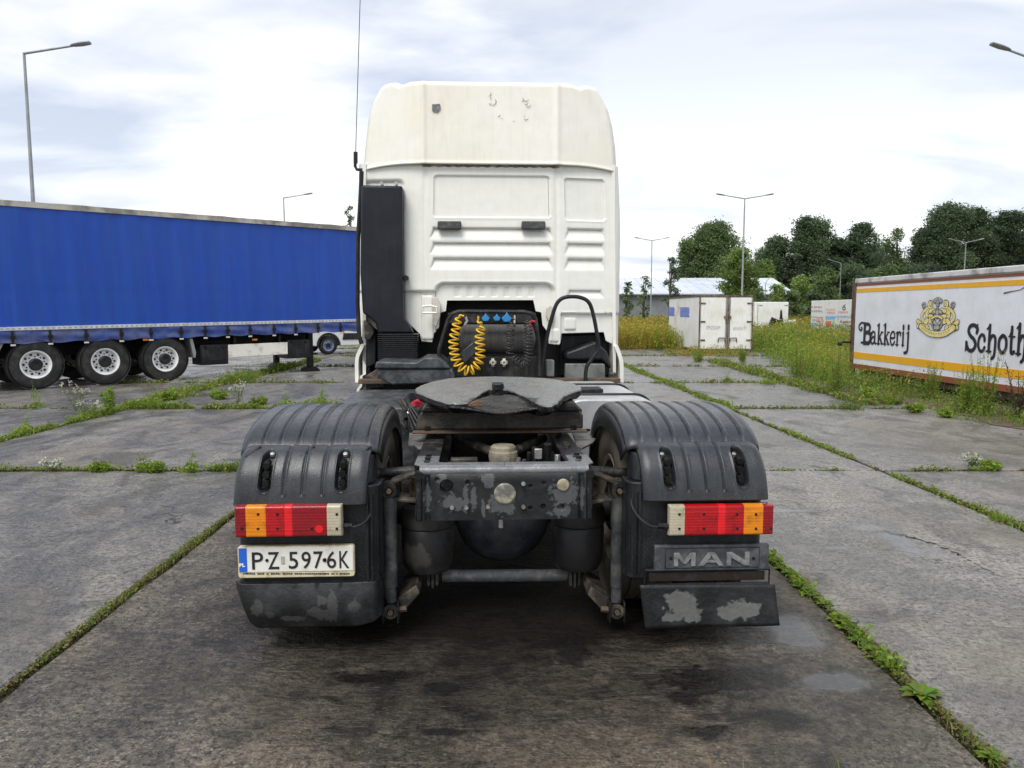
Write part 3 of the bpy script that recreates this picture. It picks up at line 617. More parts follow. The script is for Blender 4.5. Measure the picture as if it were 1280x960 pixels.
# rear cross member with rounded upper edge
prof = [(.60, .21), (.60, .135), (.62, .12), (.79, .12), (.815, .126), (.835, .14), (.845, .165), (.848, .21), (.848, .30)]
FX0, FX1 = -.400, .408
holes = [(558, 609, .033), (640, 593, 0)]
hl = [(L(558, 608, .12), .030, .05), (L(546, 600, .12), .008, .012), (L(663, 608, .12), .008, .012), (L(679, 633, .12), .010, .02), (L(680, 604, .12), .008, .012),
      (L(702, 634, .12), .015, .02), (L(584, 603, .12), .009, .015), (L(663, 635, .12), .009, .015)]
def fm(u, v):
    z = v
    if z <= .79: y = .12
    else:
        a = min(1, (z - .79) / .058); y = .12 + .045 * (1 - math.sqrt(max(0, 1 - a * a)))
    x = FX0 + (FX1 - FX0) * u
    for (hx, hz_), r_, dp in hl: y += dp * sst(r_ + .003, r_ - .003, math.hypot(x - hx, z - hz_))
    e = min(x - FX0, FX1 - x); y += .018 * math.exp(-((e - .035) / .012) ** 2) + .05 * sst(.012, 0, e)
    return (x, y, z)
spots = []
def sp(px, py, rx, rz): q = L(px, py, .12); spots.append((q[0], .12, q[1], rx, 9, rz))
sp(566, 628, .05, .035); sp(553, 600, .02, .03); sp(582, 622, .012, .07); sp(592, 622, .012, .06); sp(611, 600, .03, .035); sp(622, 632, .05, .04); sp(706, 618, .065, .06); sp(534, 622, .016, .07)
sp(634, 630, .035, .05); sp(700, 640, .05, .02); sp(604, 636, .01, .04); sp(728, 620, .01, .06)
M_cross = mat('cross_member_paint', (.012, .013, .015), .42, 0, (.032, .034, .036), 8, .45, .7, .4, 120, spots=spots, scol=(.080, .086, .088), wscale=44, wamt=1.6)
cm = MB().grid(fm, lin(0, 1, 260), lin(.602, .846, 84)).build('rear_cross_member', M_cross, truck, 40)
tp = MB(); op = []
for k in range(9): a = math.pi * 1.5 - math.pi / 2 * k / 8; op.append((-.285 + .035 * math.cos(a), .265 + .035 * math.sin(a)))
inner = [(-p[0] + .01, p[1]) for p in op][::1]
left = [(-.435, .40), (-.435, .20), (-.40, .155), (0.0, .155), (0.0, .230)] + op + [(-.32, .40)]
M_top = mat('bare_grey_paint', (.15, .16, .17), .30, .2, (.23, .235, .24), 12, .4, .7, .4, 120)
for s in (1, -1): MB().prism([(s * a + (.005 if s > 0 else .006), b) for a, b in left], .853, .861, 'z').build('end_plate', M_top, cm, 30, bevel=.003)
MB().tube([(-.40, .148, .838), (.408, .148, .838)], .022, 14).build('rounded_edge', M_top, cm)
for a, b in ((553, 559), (553, 569), (555, 546)):
    for s in (-1, 1): pass
for s in (-1, 1):
    for yy in (.28, .36): MB().cyl((s * .375 + .005, yy, .861), (s * .375 + .005, yy, .878), .015, 6).build('bolt', M_dark, cm, 30)
for a, b, r_, mt in ((631, 617, .052, M_dirty), (704, 606, .030, mat('ochre_cap', (.36, .31, .21), .6, 0, (.2, .18, .14), 25))):
    x, z = L(a, b, .12); MB().lathe([(.01, r_), (-.004, r_), (-.010, r_ * .85), (-.012, .001)], (x, .12, z), (0, 1, 0), 28).build('cover_disc', mt if a > 650 else mat('scuffed_disc', (.13, .13, .12), .5, 0, (.35, .32, .24), 14, .45, .6), cm)
for a, b in ((565, 634), (610, 633), (654, 633), (654, 604), (583, 634)):
    x, z = L(a, b, .12); MB().cyl((x, .105, z), (x, .13, z), .010, 8).build('bolt', M_steel, cm, 30)
x, z = L(626, 651, .16); MB().cyl((x, .17, z + .02), (x, .17, z - .035), .013, 8).build('drain_plug', M_steel, cm)
for s in (-1, 1):   # side lips of the cross member
    x = FX0 - .004 if s < 0 else FX1 + .004
    MB().prism([(x - .014, .60), (x + .014, .60), (x + .014, .80), (x, .845), (x - .014, .80)], .11, .20).build('end_lip', M_frame, cm, bevel=.006)
    MB().cyl((x, .10, .822), (x, .16, .822), .02, 14).build('end_tube', M_dark, cm)
# cross tubes carrying the mudguards
for s, a in ((-1, (468, 592, 527, 588)), (1, (799, 592, 736, 588))):
    p, q = P3(a[0], a[1], .30), P3(a[2], a[3], .30)
    t = MB().tube([p, q], .024, 14).build('mudguard_tube', M_frame, truck)
    MB().tube([Vector(p) + (Vector(q) - Vector(p)) * .0, Vector(p) + (Vector(q) - Vector(p)) * .12], .030, 14).build('tube_collar', M_dirty, t)
# shock absorbers, brackets
for s in (-1, 1):
    fx = lambda a, y=.18: P3(a[0], a[1], y)
    if s < 0: e1, e2, b1, b2, b3 = (487, 612), (489, 762), (527, 598), (527, 625), (510, 640)
    else: e1, e2, b1, b2, b3 = (773, 612), (770, 762), (736, 598), (736, 625), (752, 640)
    p1, p2 = Vector(fx(e1)), Vector(fx(e2)); d = (p2 - p1)
    sh = MB(); sh.tube([p1 + d * .06, p1 + d * .30, p1 + d * .31, p1 + d * .80], [.033, .036, .032, .030] if s > 0 else [.033, .033, .032, .032], 20); sh.tube([p1 + d * .80, p1 + d * .93], .026, 14)
    sh = sh.build('shock_absorber', mat('shock_paint', (.045, .049, .053), .42, .1, (.14, .14, .13), 10, .45, .7, .5, 80), truck)
    for p, r_ in ((p1, .038), (p2, .036)):
        MB().lathe([(-.03, r_ * .5), (-.03, r_), (.03, r_), (.03, r_ * .5)], p, (0, 1, 0), 22).build('shock_eye', M_frame if p is p1 else M_dirty, sh)
        MB().cyl(p - Vector((0, .045, 0)), p + Vector((0, .02, 0)), .013, 6).build('eye_bolt', M_rust, sh)
    # lower clevis
    cl = MB()
    for k in (-1, 1): cl.add([p2 + Vector((k * .036 - .004, dy_, dz_)) for dy_ in (-.04, .05) for dz_ in (.05, -.055)] + [p2 + Vector((k * .036 + .004, dy_, dz_)) for dy_ in (-.04, .05) for dz_ in (.05, -.055)],
                             [(0, 1, 3, 2), (4, 6, 7, 5), (0, 4, 5, 1), (2, 3, 7, 6), (0, 2, 6, 4), (1, 5, 7, 3)])
    cl.build('lower_clevis', M_frame, sh, bevel=.003)
    MB().prism([(p2.x - s * .03, p2.z + .05), (p2.x - s * .12, p2.z + .11), (p2.x - s * .14, p2.z + .07), (p2.x - s * .05, p2.z - .03)], .2, .5).build('lower_bracket', M_dirty, sh, bevel=.006)
    MB().cyl(p2 + Vector((-s * .03, 0, -.0)), p2 + Vector((-s * .075, 0, .005)), .015, 6).build('clevis_bolt', M_rust, sh)
    # upper cast bracket
    q = [L(*e1, .2), L(*b1, .2), L(*b2, .2), L(*b3, .2)]
    ub = MB(); x0, z0 = L(e1[0], e1[1] - 8, .2); xb_, zb_ = L(b1[0], 595, .2); xc, zc = L(b1[0], 606, .2)
    ub.prism([(q[0][0], q[0][1] + .040), (xb_, zb_ + .03), (xb_, zb_ + .012), (q[0][0] - s * .01, q[0][1] + .020)], .2, .30)
    ub.prism([(q[0][0] - s * .01, q[0][1] - .040), (xc, q[0][1] - .055), (xc, q[0][1] - .075), (q[0][0] - s * .012, q[0][1] - .060)], .2, .32)
    ub.prism([(q[0][0] + s * .03, q[0][1] + .03), (q[0][0] - s * .045, q[0][1] + .03), (q[0][0] - s * .045, q[0][1] - .055), (q[0][0] + s * .02, q[0][1] - .04)], .24, .28)
    ub.build('upper_bracket', M_dirty, truck, bevel=.006)
    cc = MB(); cc.lathe([(0, .05), (-.03, .05), (-.04, .038), (-.02, .03), (0, .001)], (xb_ + s * .02, .30, q[0][1] - .01), (0, 1, 0), 24); cc.build('bush', M_rust, truck)
    # side bracket plates near the fifth wheel
    if s < 0: poly = [(512, 541), (537, 540), (531, 560), (522, 560), (517, 556), (510, 556)]
    else: poly = [(715, 539), (738, 540), (745, 548), (741, 553), (727, 560), (721, 558)]
    pl = [at_z(a, b, .83, .0) for a, b in poly]
    m_ = MB(); n = len(pl); m_.add(pl + [(p[0], p[1], p[2] - .012) for p in pl], [tuple(range(n)), tuple(range(2 * n - 1, n - 1, -1))] + [(i, (i + 1) % n, n + (i + 1) % n, n + i) for i in range(n)])
    pb = m_.build('side_bracket', mat('grey_steel_plate', (.20, .20, .19), .45, .2, (.10, .09, .08), 12, .45, .65, .5, 80), truck, bevel=.002)
    for p in pl[1:3]: MB().cyl((p[0] - s * .01, p[1] + .03, .83), (p[0] - s * .01, p[1] + .03, .845), .014, 6).build('bolt', M_dark, pb)
    # air spring
    cx = L(534, 680, .36)[0] if s < 0 else L(724, 680, .36)[0]
    MB().lathe([(.62, .10), (.60, .13), (.56, .142), (.505, .140), (.495, .130), (.485, .136), (.38, .134), (.30, .128), (.265, .108), (.255, .06), (.255, .001)], (cx, .42, 0), (0, 0, 1), 36).build('air_spring', mat('air_spring_rubber', (.020, .020, .021), .45, 0, (.05, .048, .044), 5, .45, .65, .3, 60,
               spots=[(cx - .06, .28, .37, .08, 9, .06)] if s < 0 else [(cx + .09, .28, .37, .05, 9, .09)], scol=(.060, .056, .048), wscale=14, wamt=1.2), truck)
    x, z = L(541 if s < 0 else 718, 723, .45)
    for k in (-1, 0, 1): MB().prism([(x + k * .022 - .008, z + .06), (x + k * .022 + .008, z + .06), (x + k * .022 + .008, z - .045 + abs(k) * .012), (x + k * .022 - .008, z - .045 + abs(k) * .012)], .42, .50).build('u_bolt', M_dirty, truck, bevel=.004)
p, q = P3(553, 720, .52), P3(709, 719, .52)
MB().tube([p, q], .033, 18).build('stabiliser_tube', mat('tube_paint', (.10, .105, .11), .4, .1, (.22, .20, .18), 18, .5, .66, .5, 90), truck)
# differential and axle
x, z = L(629, 640, .5)
dm = MB(); dm.lathe([(-.13, .001), (-.125, .08), (-.10, .16), (-.05, .225), (0, .255), (.06, .262), (.2, .24), (.4, .16), (.6, .10)], (x, .60, .49), (0, 1, 0), 44)
dm.build('differential', mat('axle_paint', (.020, .025, .034), .35, 0, (.06, .062, .06), 5, .45, .7, .4, 60), truck)
MB().tube([(-.62, .7, .5), (.62, .7, .5)], .075, 18).build('rear_axle', M_dark, truck)
cp = MB(); x, z = L(629, 566, .78)
cp.lathe([(-.07, .05), (-.065, .075), (-.02, .083), (.01, .080), (.015, .074), (.035, .072), (.045, .060), (.045, .001)], (x, .78, z), (0, 0, 1), 30)
cp.build('joint_housing', mat('khaki_dirt', (.30, .27, .20), .7, 0, (.17, .15, .11), 14, .45, .6, .8, 60), truck)
for s in (-1, 1): MB().tube([(x + s * .05, .80, z), (x + s * .27, 1.25, z + .0)], .027, 12).build('v_link', M_dirty, truck)
rq = random.Random(4)
for a, b, h in ((655, 577, .03), (661, 570, .05), (669, 566, .06), (676, 575, .04), (684, 562, .07), (690, 571, .05), (697, 573, .04), (648, 576, .03)):
    xx, zz_ = L(a, b, .55); MB().cyl((xx, .55, zz_ - .08), (xx, .55 + rq.uniform(-.03, .03), zz_ + h * .5), rq.uniform(.012, .022), rq.choice((6, 8, 12))).build('valve', rq.choice((M_steel, M_dirty, M_dark, M_dirty)), truck, bevel=.003)
xx, zz_ = L(673, 567, .5); MB().box(xx - .02, xx + .02, .5, .52, zz_ - .03, zz_ + .025).build('valve_plate', M_steel, truck, bevel=.003)
x0, z1 = L(563, 574, .5); x1, z0 = L(597, 580, .5); MB().box(x0, x1, .5, .56, z0 - .05, z1).build('valve_block', M_dirty, truck, bevel=.004)
for k in range(3): MB().tube(spline([(-.25 + .1 * k, .7, .66), (-.1 + .08 * k, .5, .64 + .03 * k), (.1 + .05 * k, .6, .70), (.28, .9, .68)], 6), .009, 8).build('air_hose', M_rubber, truck)
# fifth wheel
KP, Z5, YR = .080, 1.092, .78
top = [(518.5, 486), (521, 490), (533, 495), (545, 499), (558, 503.5), (572, 504), (585, 503), (594, 498), (603, 491), (611, 486.5), (634, 486.5), (644, 490), (654, 495), (666, 502), (680, 506.5), (690, 507), (697, 503), (704, 495),
       (715, 490), (726, 487), (727, 484), (716, 479), (700, 475), (680, 472.5), (650, 471), (620, 470.5), (590, 471), (560, 473), (540, 477), (525, 482)]
rj = random.Random(5); den = []
for k in range(len(top)):
    a, b = top[k], top[(k + 1) % len(top)]
    for t in (0, .33, .66):
        j = .7 if k < 19 else .15; den.append((a[0] + (b[0] - a[0]) * t + rj.uniform(-j, j), a[1] + (b[1] - a[1]) * t + rj.uniform(-j, j) * .5))
pts = [at_z(a, b, Z5, KP, YR) for a, b in den]; n = len(pts)
cxp = sum(p[0] for p in pts) / n; cyp = sum(p[1] for p in pts) / n
def lower(pts, k, dz): return [(cxp + (p[0] - cxp) * k, cyp + (p[1] - cyp) * k, p[2] - dz) for p in pts]
M_plate = mat('greased_plate', (.23, .235, .235), .22, .3, (.20, .195, .18), 9, .45, .68, 1.2, 110, spots=[(cxp, cyp - .3, 1.1, .2, .15, 9)], scol=(.03, .03, .03), wscale=9)
M_grease = mat('black_grease', (.006, .006, .007), .22, 0, (.03, .026, .022), 8, .5, .65, 2, 45)
fw = MB().add(lower(pts, .992, 0) + lower(pts, 1, .008), [tuple(range(n))] + [(i, n + i, n + (i + 1) % n, (i + 1) % n) for i in range(n)]).build('fifth_wheel_plate', M_plate, truck, 30)
l1, l2, l3 = lower(pts, 1.0, .0085), lower(pts, 1.0, .034), lower(pts, .95, .056); l4 = lower(pts, .85, .066)
MB().add(l1 + l2 + l3 + l4, [(k * n + i, (k + 1) * n + i, (k + 1) * n + (i + 1) % n, k * n + (i + 1) % n) for k in range(3) for i in range(n)] + [tuple(range(3 * n, 4 * n))]).build('plate_rim', M_grease, fw, 35)
# entry ramp and throat in the mouth of the plate
rm = MB(); y0_ = at_z(572, 504, Z5, KP, YR)[1]
def rampf(u, v):
    a = -1 + 2 * u; x = cxp + .002 + a * (.30 * (1 - v) + .05 * v) + .0; y = y0_ - .015 + v * .32; z = Z5 + KP * (y - YR) - .012 - .030 * (1 - v) * (1 - .9 * a * a) + .008 * math.sin(9 * u + 14 * v) * (1 - v)
    return (x, y, z)
rm.grid(rampf, lin(0, 1, 24), lin(0, 1, 14)); rm.build('entry_ramp', M_grease, fw, 60, solid=.02)
x, y, z = at_z(622.5, 486, Z5, KP, YR); MB().box(x - .036, x + .036, y - .01, y + .10, z - .05, z + .032).build('throat_block', M_grease, fw, bevel=.008)
x, z = L(592, 505, y0_ + .02); MB().prism([(x - .04, z - .014), (x + .05, z - .016), (x + .055, z + .012), (x + .02, z + .020), (x - .02, z + .006)], y0_ + .018, y0_ + .05).build('rust_patch', M_rust, fw, bevel=.004)
# mounting beam below
YM = 1.02
x0, z1 = L(523, 514, YM); x1, z0 = L(728, 536, YM); xL = L(518, 530, YM)[0]
mb = MB(); mb.prism([(xL, z0), (x1 + .004, z0), (x1 + .004, z1 - .03), (x1 - .02, z1), (x0 + .02, z1), (x0, z1 - .03)], YM, YM + .03)
bm_ = mb.build('mounting_plate', mat('oily_steel', (.040, .038, .036), .34, .2, (.11, .095, .075), 7, .42, .66, .8, 70, streak=((.03, .03, .03), .5)), truck, bevel=.01)
MB().box(xL - .008, x1 + .02, YM - .075, YM - .002, z0 - .012, z0).build('mounting_flange', M_rust, bm_, bevel=.003)
MB().box(xL + .02, x1, YM + .03, YM + .5, z0 + .02, z1).build('mounting_box', M_dark, bm_)
for a, b in ((535, 533), (716, 532)): x, z = L(a, b, YM); MB().cyl((x, YM - .03, z0), (x, YM - .03, z0 + .025), .02, 6).build('bolt', M_dark, bm_)
for s in (-1, 1):
    x = cxp + s * .40; MB().prism([(x - .07, z1), (x + .07, z1), (x + .04, Z5 - .03), (x - .04, Z5 - .03)], YM - .02, YM + .3).build('pedestal', M_dirty, bm_, bevel=.01)
MB().prism([(cxp - .47, z1), (cxp + .47, z1), (cxp + .44, z1 + .035), (cxp - .44, z1 + .035)], YM - .05, YM + .35).build('saddle', M_dark, bm_, bevel=.008)
# tanks and boxes beside the frame
def rbox(x0, x1, y0, y1, z0, z1, r_, name, m):
    q = []
    for cx, cz, a0 in ((x1 - r_, z1 - r_, 0), (x0 + r_, z1 - r_, 90), (x0 + r_, z0 + r_, 180), (x1 - r_, z0 + r_, 270)):
        q += [(cx + r_ * math.cos(R(a0 + 15 * k)), cz + r_ * math.sin(R(a0 + 15 * k))) for k in range(7)]
    return MB().prism(q, y0, y1).build(name, m, truck, 30, bevel=.012)
ft = rbox(.47, 1.16, 1.75, 3.1, .42, .985, .14, 'fuel_tank', mat('aluminium', (.48, .49, .50), .38, .25, (.38, .38, .37), 8, .45, .65, .2, 120))
for yy in (2.0, 2.75):
    q = []
    for cx, cz, a0 in ((1.165 - .14, .990 - .14, 0), (.465 + .14, .990 - .14, 90)): q += [(cx + .14 * math.cos(R(a0 + 15 * k)), yy, cz + .14 * math.sin(R(a0 + 15 * k))) for k in range(7)]
    MB().tube([(1.165, yy, .45)] + q + [(.465, yy, .45)], .012, 6).build('tank_strap', M_fendw, ft)
x, z = L(735, 498, 2.2); MB().box(x - .12, x + .10, 2.1, 2.3, .99, 1.02).build('tank_gauge', M_fendw, ft, bevel=.008)
rbox(-1.15, -.50, 1.8, 3.0, .42, .93, .06, 'battery_box', mat('battery_lid', (.028, .032, .035), .4, 0, (.09, .095, .10), 12, .4, .6, .5, 60))
x, z = L(521, 506, 1.9); rd = MB(); rd.lathe([(0, .045), (.05, .05), (.075, .048), (.085, .03), (.085, .001)], (x, 1.9, z - .04), (.15, -.1, 1), 20); rd.build('red_filter', mat('red_cap', (.60, .03, .06), .35), truck)
rq = random.Random(8)
for k in range(12):
    x, z = L(rq.uniform(506, 520), rq.uniform(505, 540), 1.7); MB().cyl((x, 1.7, z), (x + rq.uniform(-.05, .05), 1.72, z + rq.uniform(.02, .07)), rq.uniform(.008, .02), 8).build('hose_fitting', rq.choice((M_dirty, M_steel, M_dark)), truck)
for k in range(4): MB().tube(spline([(-.55 + .03 * k, 1.6, .80), (-.60, 1.75, .95 + .02 * k), (-.48, 1.9, 1.0), (-.42 + .02 * k, 2.2, .9)], 5), .008, 7).build('air_hose', M_rubber, truck)

# ---------------------------------------------------------------- mudguards, lamps, plates
def prof_fn(tab, k=12):
    p = [np.array(q) for q in spline(tab, k)]; ln = np.cumsum([0] + [np.linalg.norm(b - a) for a, b in zip(p, p[1:])]); T = ln[-1]
    def f(u):
        s = u * T; i = min(len(p) - 2, max(0, int(np.searchsorted(ln, s) - 1))); q = p[i] + (p[i + 1] - p[i]) * ((s - ln[i]) / max(1e-9, ln[i + 1] - ln[i]))
        a, b = p[max(0, i - 2)], p[min(len(p) - 1, i + 3)]; t = (b - a) / np.linalg.norm(b - a); return q[0], q[1], -t[1], t[0]
    f.T = T; return f
archp = prof_fn([(.115, .945), (.15, .985), (.24, 1.035), (.40, 1.072), (.62, 1.088), (.85, 1.075), (1.06, 1.01), (1.22, .88), (1.29, .72), (1.31, .60)])
lidp = prof_fn([(-.030, .722), (-.024, .79), (-.005, .86), (.030, .915), (.075, .955), (.125, .972)])
slotL, slotR = (330, 426), (837, 928)
for s in (-1, 1):
    xi, xo = (.592, 1.238) if s < 0 else (.585, 1.245)
    px_r = (328, 350, 373, 394, 416, 437, 459) if s < 0 else (800, 822, 841, 863, 884, 905, 927)
    rx = [L(a, 550, .15)[0] for a in px_r]
    def arch(u, v, s=s, xi=xi, xo=xo, rx=rx):
        y, z, ny, nz = archp(v); x = xi + (xo - xi) * u; d = 0.
        eo, ei = (xo - x), (x - xi)
        d -= .045 * (1 - math.sqrt(max(0, 1 - max(0, 1 - eo / .05) ** 2))) + .035 * (1 - math.sqrt(max(0, 1 - max(0, 1 - ei / .05) ** 2)))
        X = x * s; m = sst(.0, .012, v - .035)
        for r_ in rx: d -= .009 * math.exp(-((X - r_) / .0055) ** 2) * m; d += .005 * math.exp(-((X - r_ - .013 * (1)) / .007) ** 2) * m
        d -= .004 * sst(.02, 0, v)
        return (X, y + ny * d, z + nz * d)
    us = lin(0, .1, 14)[:-1] + lin(.1, .9, 190)[:-1] + lin(.9, 1, 14)
    ar = MB().grid(arch, us, lin(0, 1, 64)).build('mudguard_arch', M_fend, truck, 60, solid=.010)
    sl = [L(a, 598, 0.0)[0] for a in (slotL if s < 0 else slotR)]
    lr = [L(a, 600, 0.0)[0] for a in ((353, 377, 402) if s < 0 else (860, 882, 904))]
    lo, li = (1.232, .632) if s < 0 else (1.236, .60)
    if s > 0: li = .592
    li = .630 if s < 0 else .640
    def lid(u, v, s=s, li=li, lo=lo, sl=sl, lr=lr):
        y, z, ny, nz = lidp(v); wd = 1 - .018 * v
        x = li + (lo - li) * u; d = 0; eo, ei = lo - x, x - li
        d -= .03 * (1 - math.sqrt(max(0, 1 - max(0, 1 - eo / .045) ** 2))) + .03 * (1 - math.sqrt(max(0, 1 - max(0, 1 - ei / .045) ** 2)))
        X = x * s
        for r_ in lr:
            d -= .007 * math.exp(-((X - r_) / .005) ** 2) * sst(.12, .16, v); d += .004 * math.exp(-((X - r_ - .011) / .006) ** 2) * sst(.12, .16, v)
        for q in sl:
            q2 = q - .010 * (z - .8) * s * 0
            sd_ = rr(X, z, q2 - .026, .785, q2 + .026, .955, .024); d -= .045 * sst(.004, -.004, sd_); d += .003 * math.exp(-((sd_ - .006) / .004) ** 2)
        e = min(eo, ei); zz_ = z
        return (X * wd + s * .0 + s * 1.0 * 0, y + ny * d, zz_ + nz * d)
    ld = MB().grid(lid, lin(0, 1, 230), lin(0, 1, 70)).build('lamp_cover', M_fend, truck, 60, solid=.008)
    for q in sl:   # fixings seen inside the slots, and the rubber straps above
        for zz_ in (.815, .855, .895):
            MB().cyl((q - .006 * s, -.01 + (zz_ - .8) * .25, zz_), (q - .006 * s, .06, zz_ + .01), .016, 10).build('slot_fixing', M_dark, ld)
    for a in ((316, 384, 455) if s < 0 else (804, 872, 936)):
        p = P3(a, 568, .06); tk_ = MB(); tk_.beam((p[0] - .03 * (1 if s < 0 else -1), p[1] - .01, p[2] - .012), (p[0] + .025 * (1 if s < 0 else -1), p[1] + .045, p[2] + .028), .016, .012)
        tk_.build('rubber_strap', M_rubber, ld, bevel=.003)
    for a in ((341, 432) if s < 0 else (827, 917)):
        p = P3(a, 569, .055); MB().lathe([(0, .012), (-.012, .010), (-.014, .001)], (p[0], p[1], p[2]), (0, .4, -.6), 12).build('cover_screw', M_steel, ld)
    # rear panel: rounded in plan
    def rpoly(grow=0, dep=.17):
        o = []; r_ = .05; y0 = .018 - grow; a, b = (.575 if s < 0 else .575) - grow, 1.226 + grow
        for cx, a0 in ((a + r_, 180), (b - r_, 270)): o += [(s * (cx + r_ * math.cos(R(a0 + 15 * k))), y0 + r_ + r_ * math.sin(R(a0 + 15 * k))) for k in range(7)]
        return [(s * a, dep)] + o + [(s * b, dep)]
    sp_ = []
    rp = MB().prism(rpoly(), .335, .80, 'z').build('rear_panel', M_fendw, truck, 30, bevel=.006)
    cr_ = [(s * .60, .16), (s * .60, .10), (s * .612, .065), (s * .635, .045), (s * .70, .045), (s * .70, .16)]
    m_ = MB(); n_ = len(cr_); m_.v = [(a, b, .80) for a, b in cr_] + [(a + s * .012, b + .03, .925) for a, b in cr_]; m_.f = [tuple(range(n_)), tuple(range(2 * n_ - 1, n_ - 1, -1))] + [(i, (i + 1) % n_, n_ + (i + 1) % n_, n_ + i) for i in range(n_)]
    m_.build('panel_shoulder', M_fendw, rp, bevel=.006)
    lp_ = MB(); lp_.grid(lambda u, v: (s * (xi + .004 * (1 - v)), archp(u)[0] - archp(u)[2] * (.033 + .10 * v), archp(u)[1] - archp(u)[3] * (.033 + .10 * v)), lin(0, 1, 40), [0, .5, 1])
    lp_.build('inner_lip', M_fendw, ar, 60, solid=.008)
    MB().prism(rpoly(.005, .10), .345, .360, 'z').build('panel_ridge', M_fendw, rp)
    for k in range(3):
        x = s * (.592 + .02 * k); MB().tube([(x, .014 - .004 * k + .02 * (k == 0), .36), (x, .014 - .004 * k + .02 * (k == 0), .76)], .007, 8).build('panel_rib', M_fendw, rp)
    # wheels
    ws = bpy.data.objects
    for k, xw in enumerate((1.075, .755)):
        wheel(truck, (s * xw, .72, .50), (s if k == 0 else -s, 0, 0), .50, .29, .285, 10, mat('dull_rim', (.16, .14, .11), .7, 0, (.08, .07, .05), 8), M_tyred if k else M_tyre, name='tyre')
    wheel(truck, (s * 1.0, 4.72, .50), (s, 0, 0), .50, .30, .285, 10, MATS['dull_rim'], M_tyre, name='tyre')
# left flap, moulded and curved
fs = []
def fsp(px, py, rx, rz, lst): q = L(px, py, 0); lst.append((q[0], 0, q[1], rx, 9, rz))
fsp(395, 765, .055, .028, fs); fsp(418, 757, .022, .065, fs); fsp(402, 748, .02, .03, fs); fsp(445, 760, .03, .03, fs); fsp(322, 762, .025, .035, fs); fsp(372, 772, .06, .015, fs); fsp(337, 768, .02, .02, fs)
M_flap = mat('flap_rubber', (.011, .0115, .012), .45, 0, (.03, .031, .033), 8, .45, .7, .6, 60, spots=fs, scol=(.048, .050, .047), wscale=19, wamt=1.9)
def flp(u, v):
    a = abs(2 * u - 1); xl, zt = L(290, 731, 0); xr, _ = L(477, 731, 0); x = xl + (xr - xl) * u; zb = L(385, 785, 0)[1] + .075 * max(0, (1 - u * 6)) ** 2 + .04 * max(0, u * 5 - 4) ** 2
    x += (.045 * (1 - v) ** 2) * max(0, 1 - u * 5); z = zb + (zt - zb) * v
    y = .0 - .030 * math.sin(v * math.pi) * (1 - a ** 4) + .09 * max(0, a - .9) / .1 * .5 - .006 * sst(.1, 0, abs(v - .55)) * 0
    for q in (.24, .51, .80): y -= .006 * math.exp(-(((u - q) / .035) ** 2 + ((v - .42) / .14) ** 2))
    for q in (.22, .41, .565, .72): y -= .008 * sst(.008, .003, abs(u - q)) * sst(.90, .93, v)
    return (x, y + .01, z)
flap = MB().grid(flp, lin(0, 1, 90), lin(0, 1, 34)).build('mud_flap', M_flap, truck, 60, solid=.012)
# right flap, flat rubber sheet hanging askew
fs = []
for a in ((850, 752, .075, .055), (838, 768, .05, .02), (862, 765, .05, .035), (923, 757, .085, .040), (905, 762, .045, .03), (845, 742, .06, .02)): fsp(*a, fs)
M_flap2 = mat('flap_sheet', (.011, .0115, .012), .42, 0, (.028, .029, .031), 8, .45, .7, .8, 50, spots=fs, scol=(.115, .118, .112), wscale=26, wamt=1.1)
q = [L(a, b, -.035) for a, b in ((800, 732), (969, 731), (972, 779), (806, 786))]
def flp2(u, v): 
    t = (q[0][0] + (q[1][0] - q[0][0]) * u, q[0][1] + (q[1][1] - q[0][1]) * u); b = (q[3][0] + (q[2][0] - q[3][0]) * u, q[3][1] + (q[2][1] - q[3][1]) * u)
    return (b[0] + (t[0] - b[0]) * v, -.03 + .012 * math.sin(5 * u) * (1 - v) - .02 * (1 - v), b[1] + (t[1] - b[1]) * v)
MB().grid(flp2, lin(0, 1, 30), lin(0, 1, 12)).build('mud_flap', M_flap2, truck, 60, solid=.007)
# bar under the name plate
x0, z1 = L(806, 713, 0); x1, z0 = L(961, 729, 0)
bb = MB(); bb.tube([(x0, .0, z0), (x0 + .0, .0, z1), (x1, .0, z1), (x1, .0, z0), (x0, .0, z0)], .009, 8); bar = bb.build('reflector_recess', M_fendw, truck)
MB().box(x0 + .02, x1 - .02, .002, .014, z0 + .016, z1 - .012).build('reflector_strip', mat('brown_strip', (.022, .015, .012), .4, 0, (.03, .03, .03), 14), bar, bevel=.002)
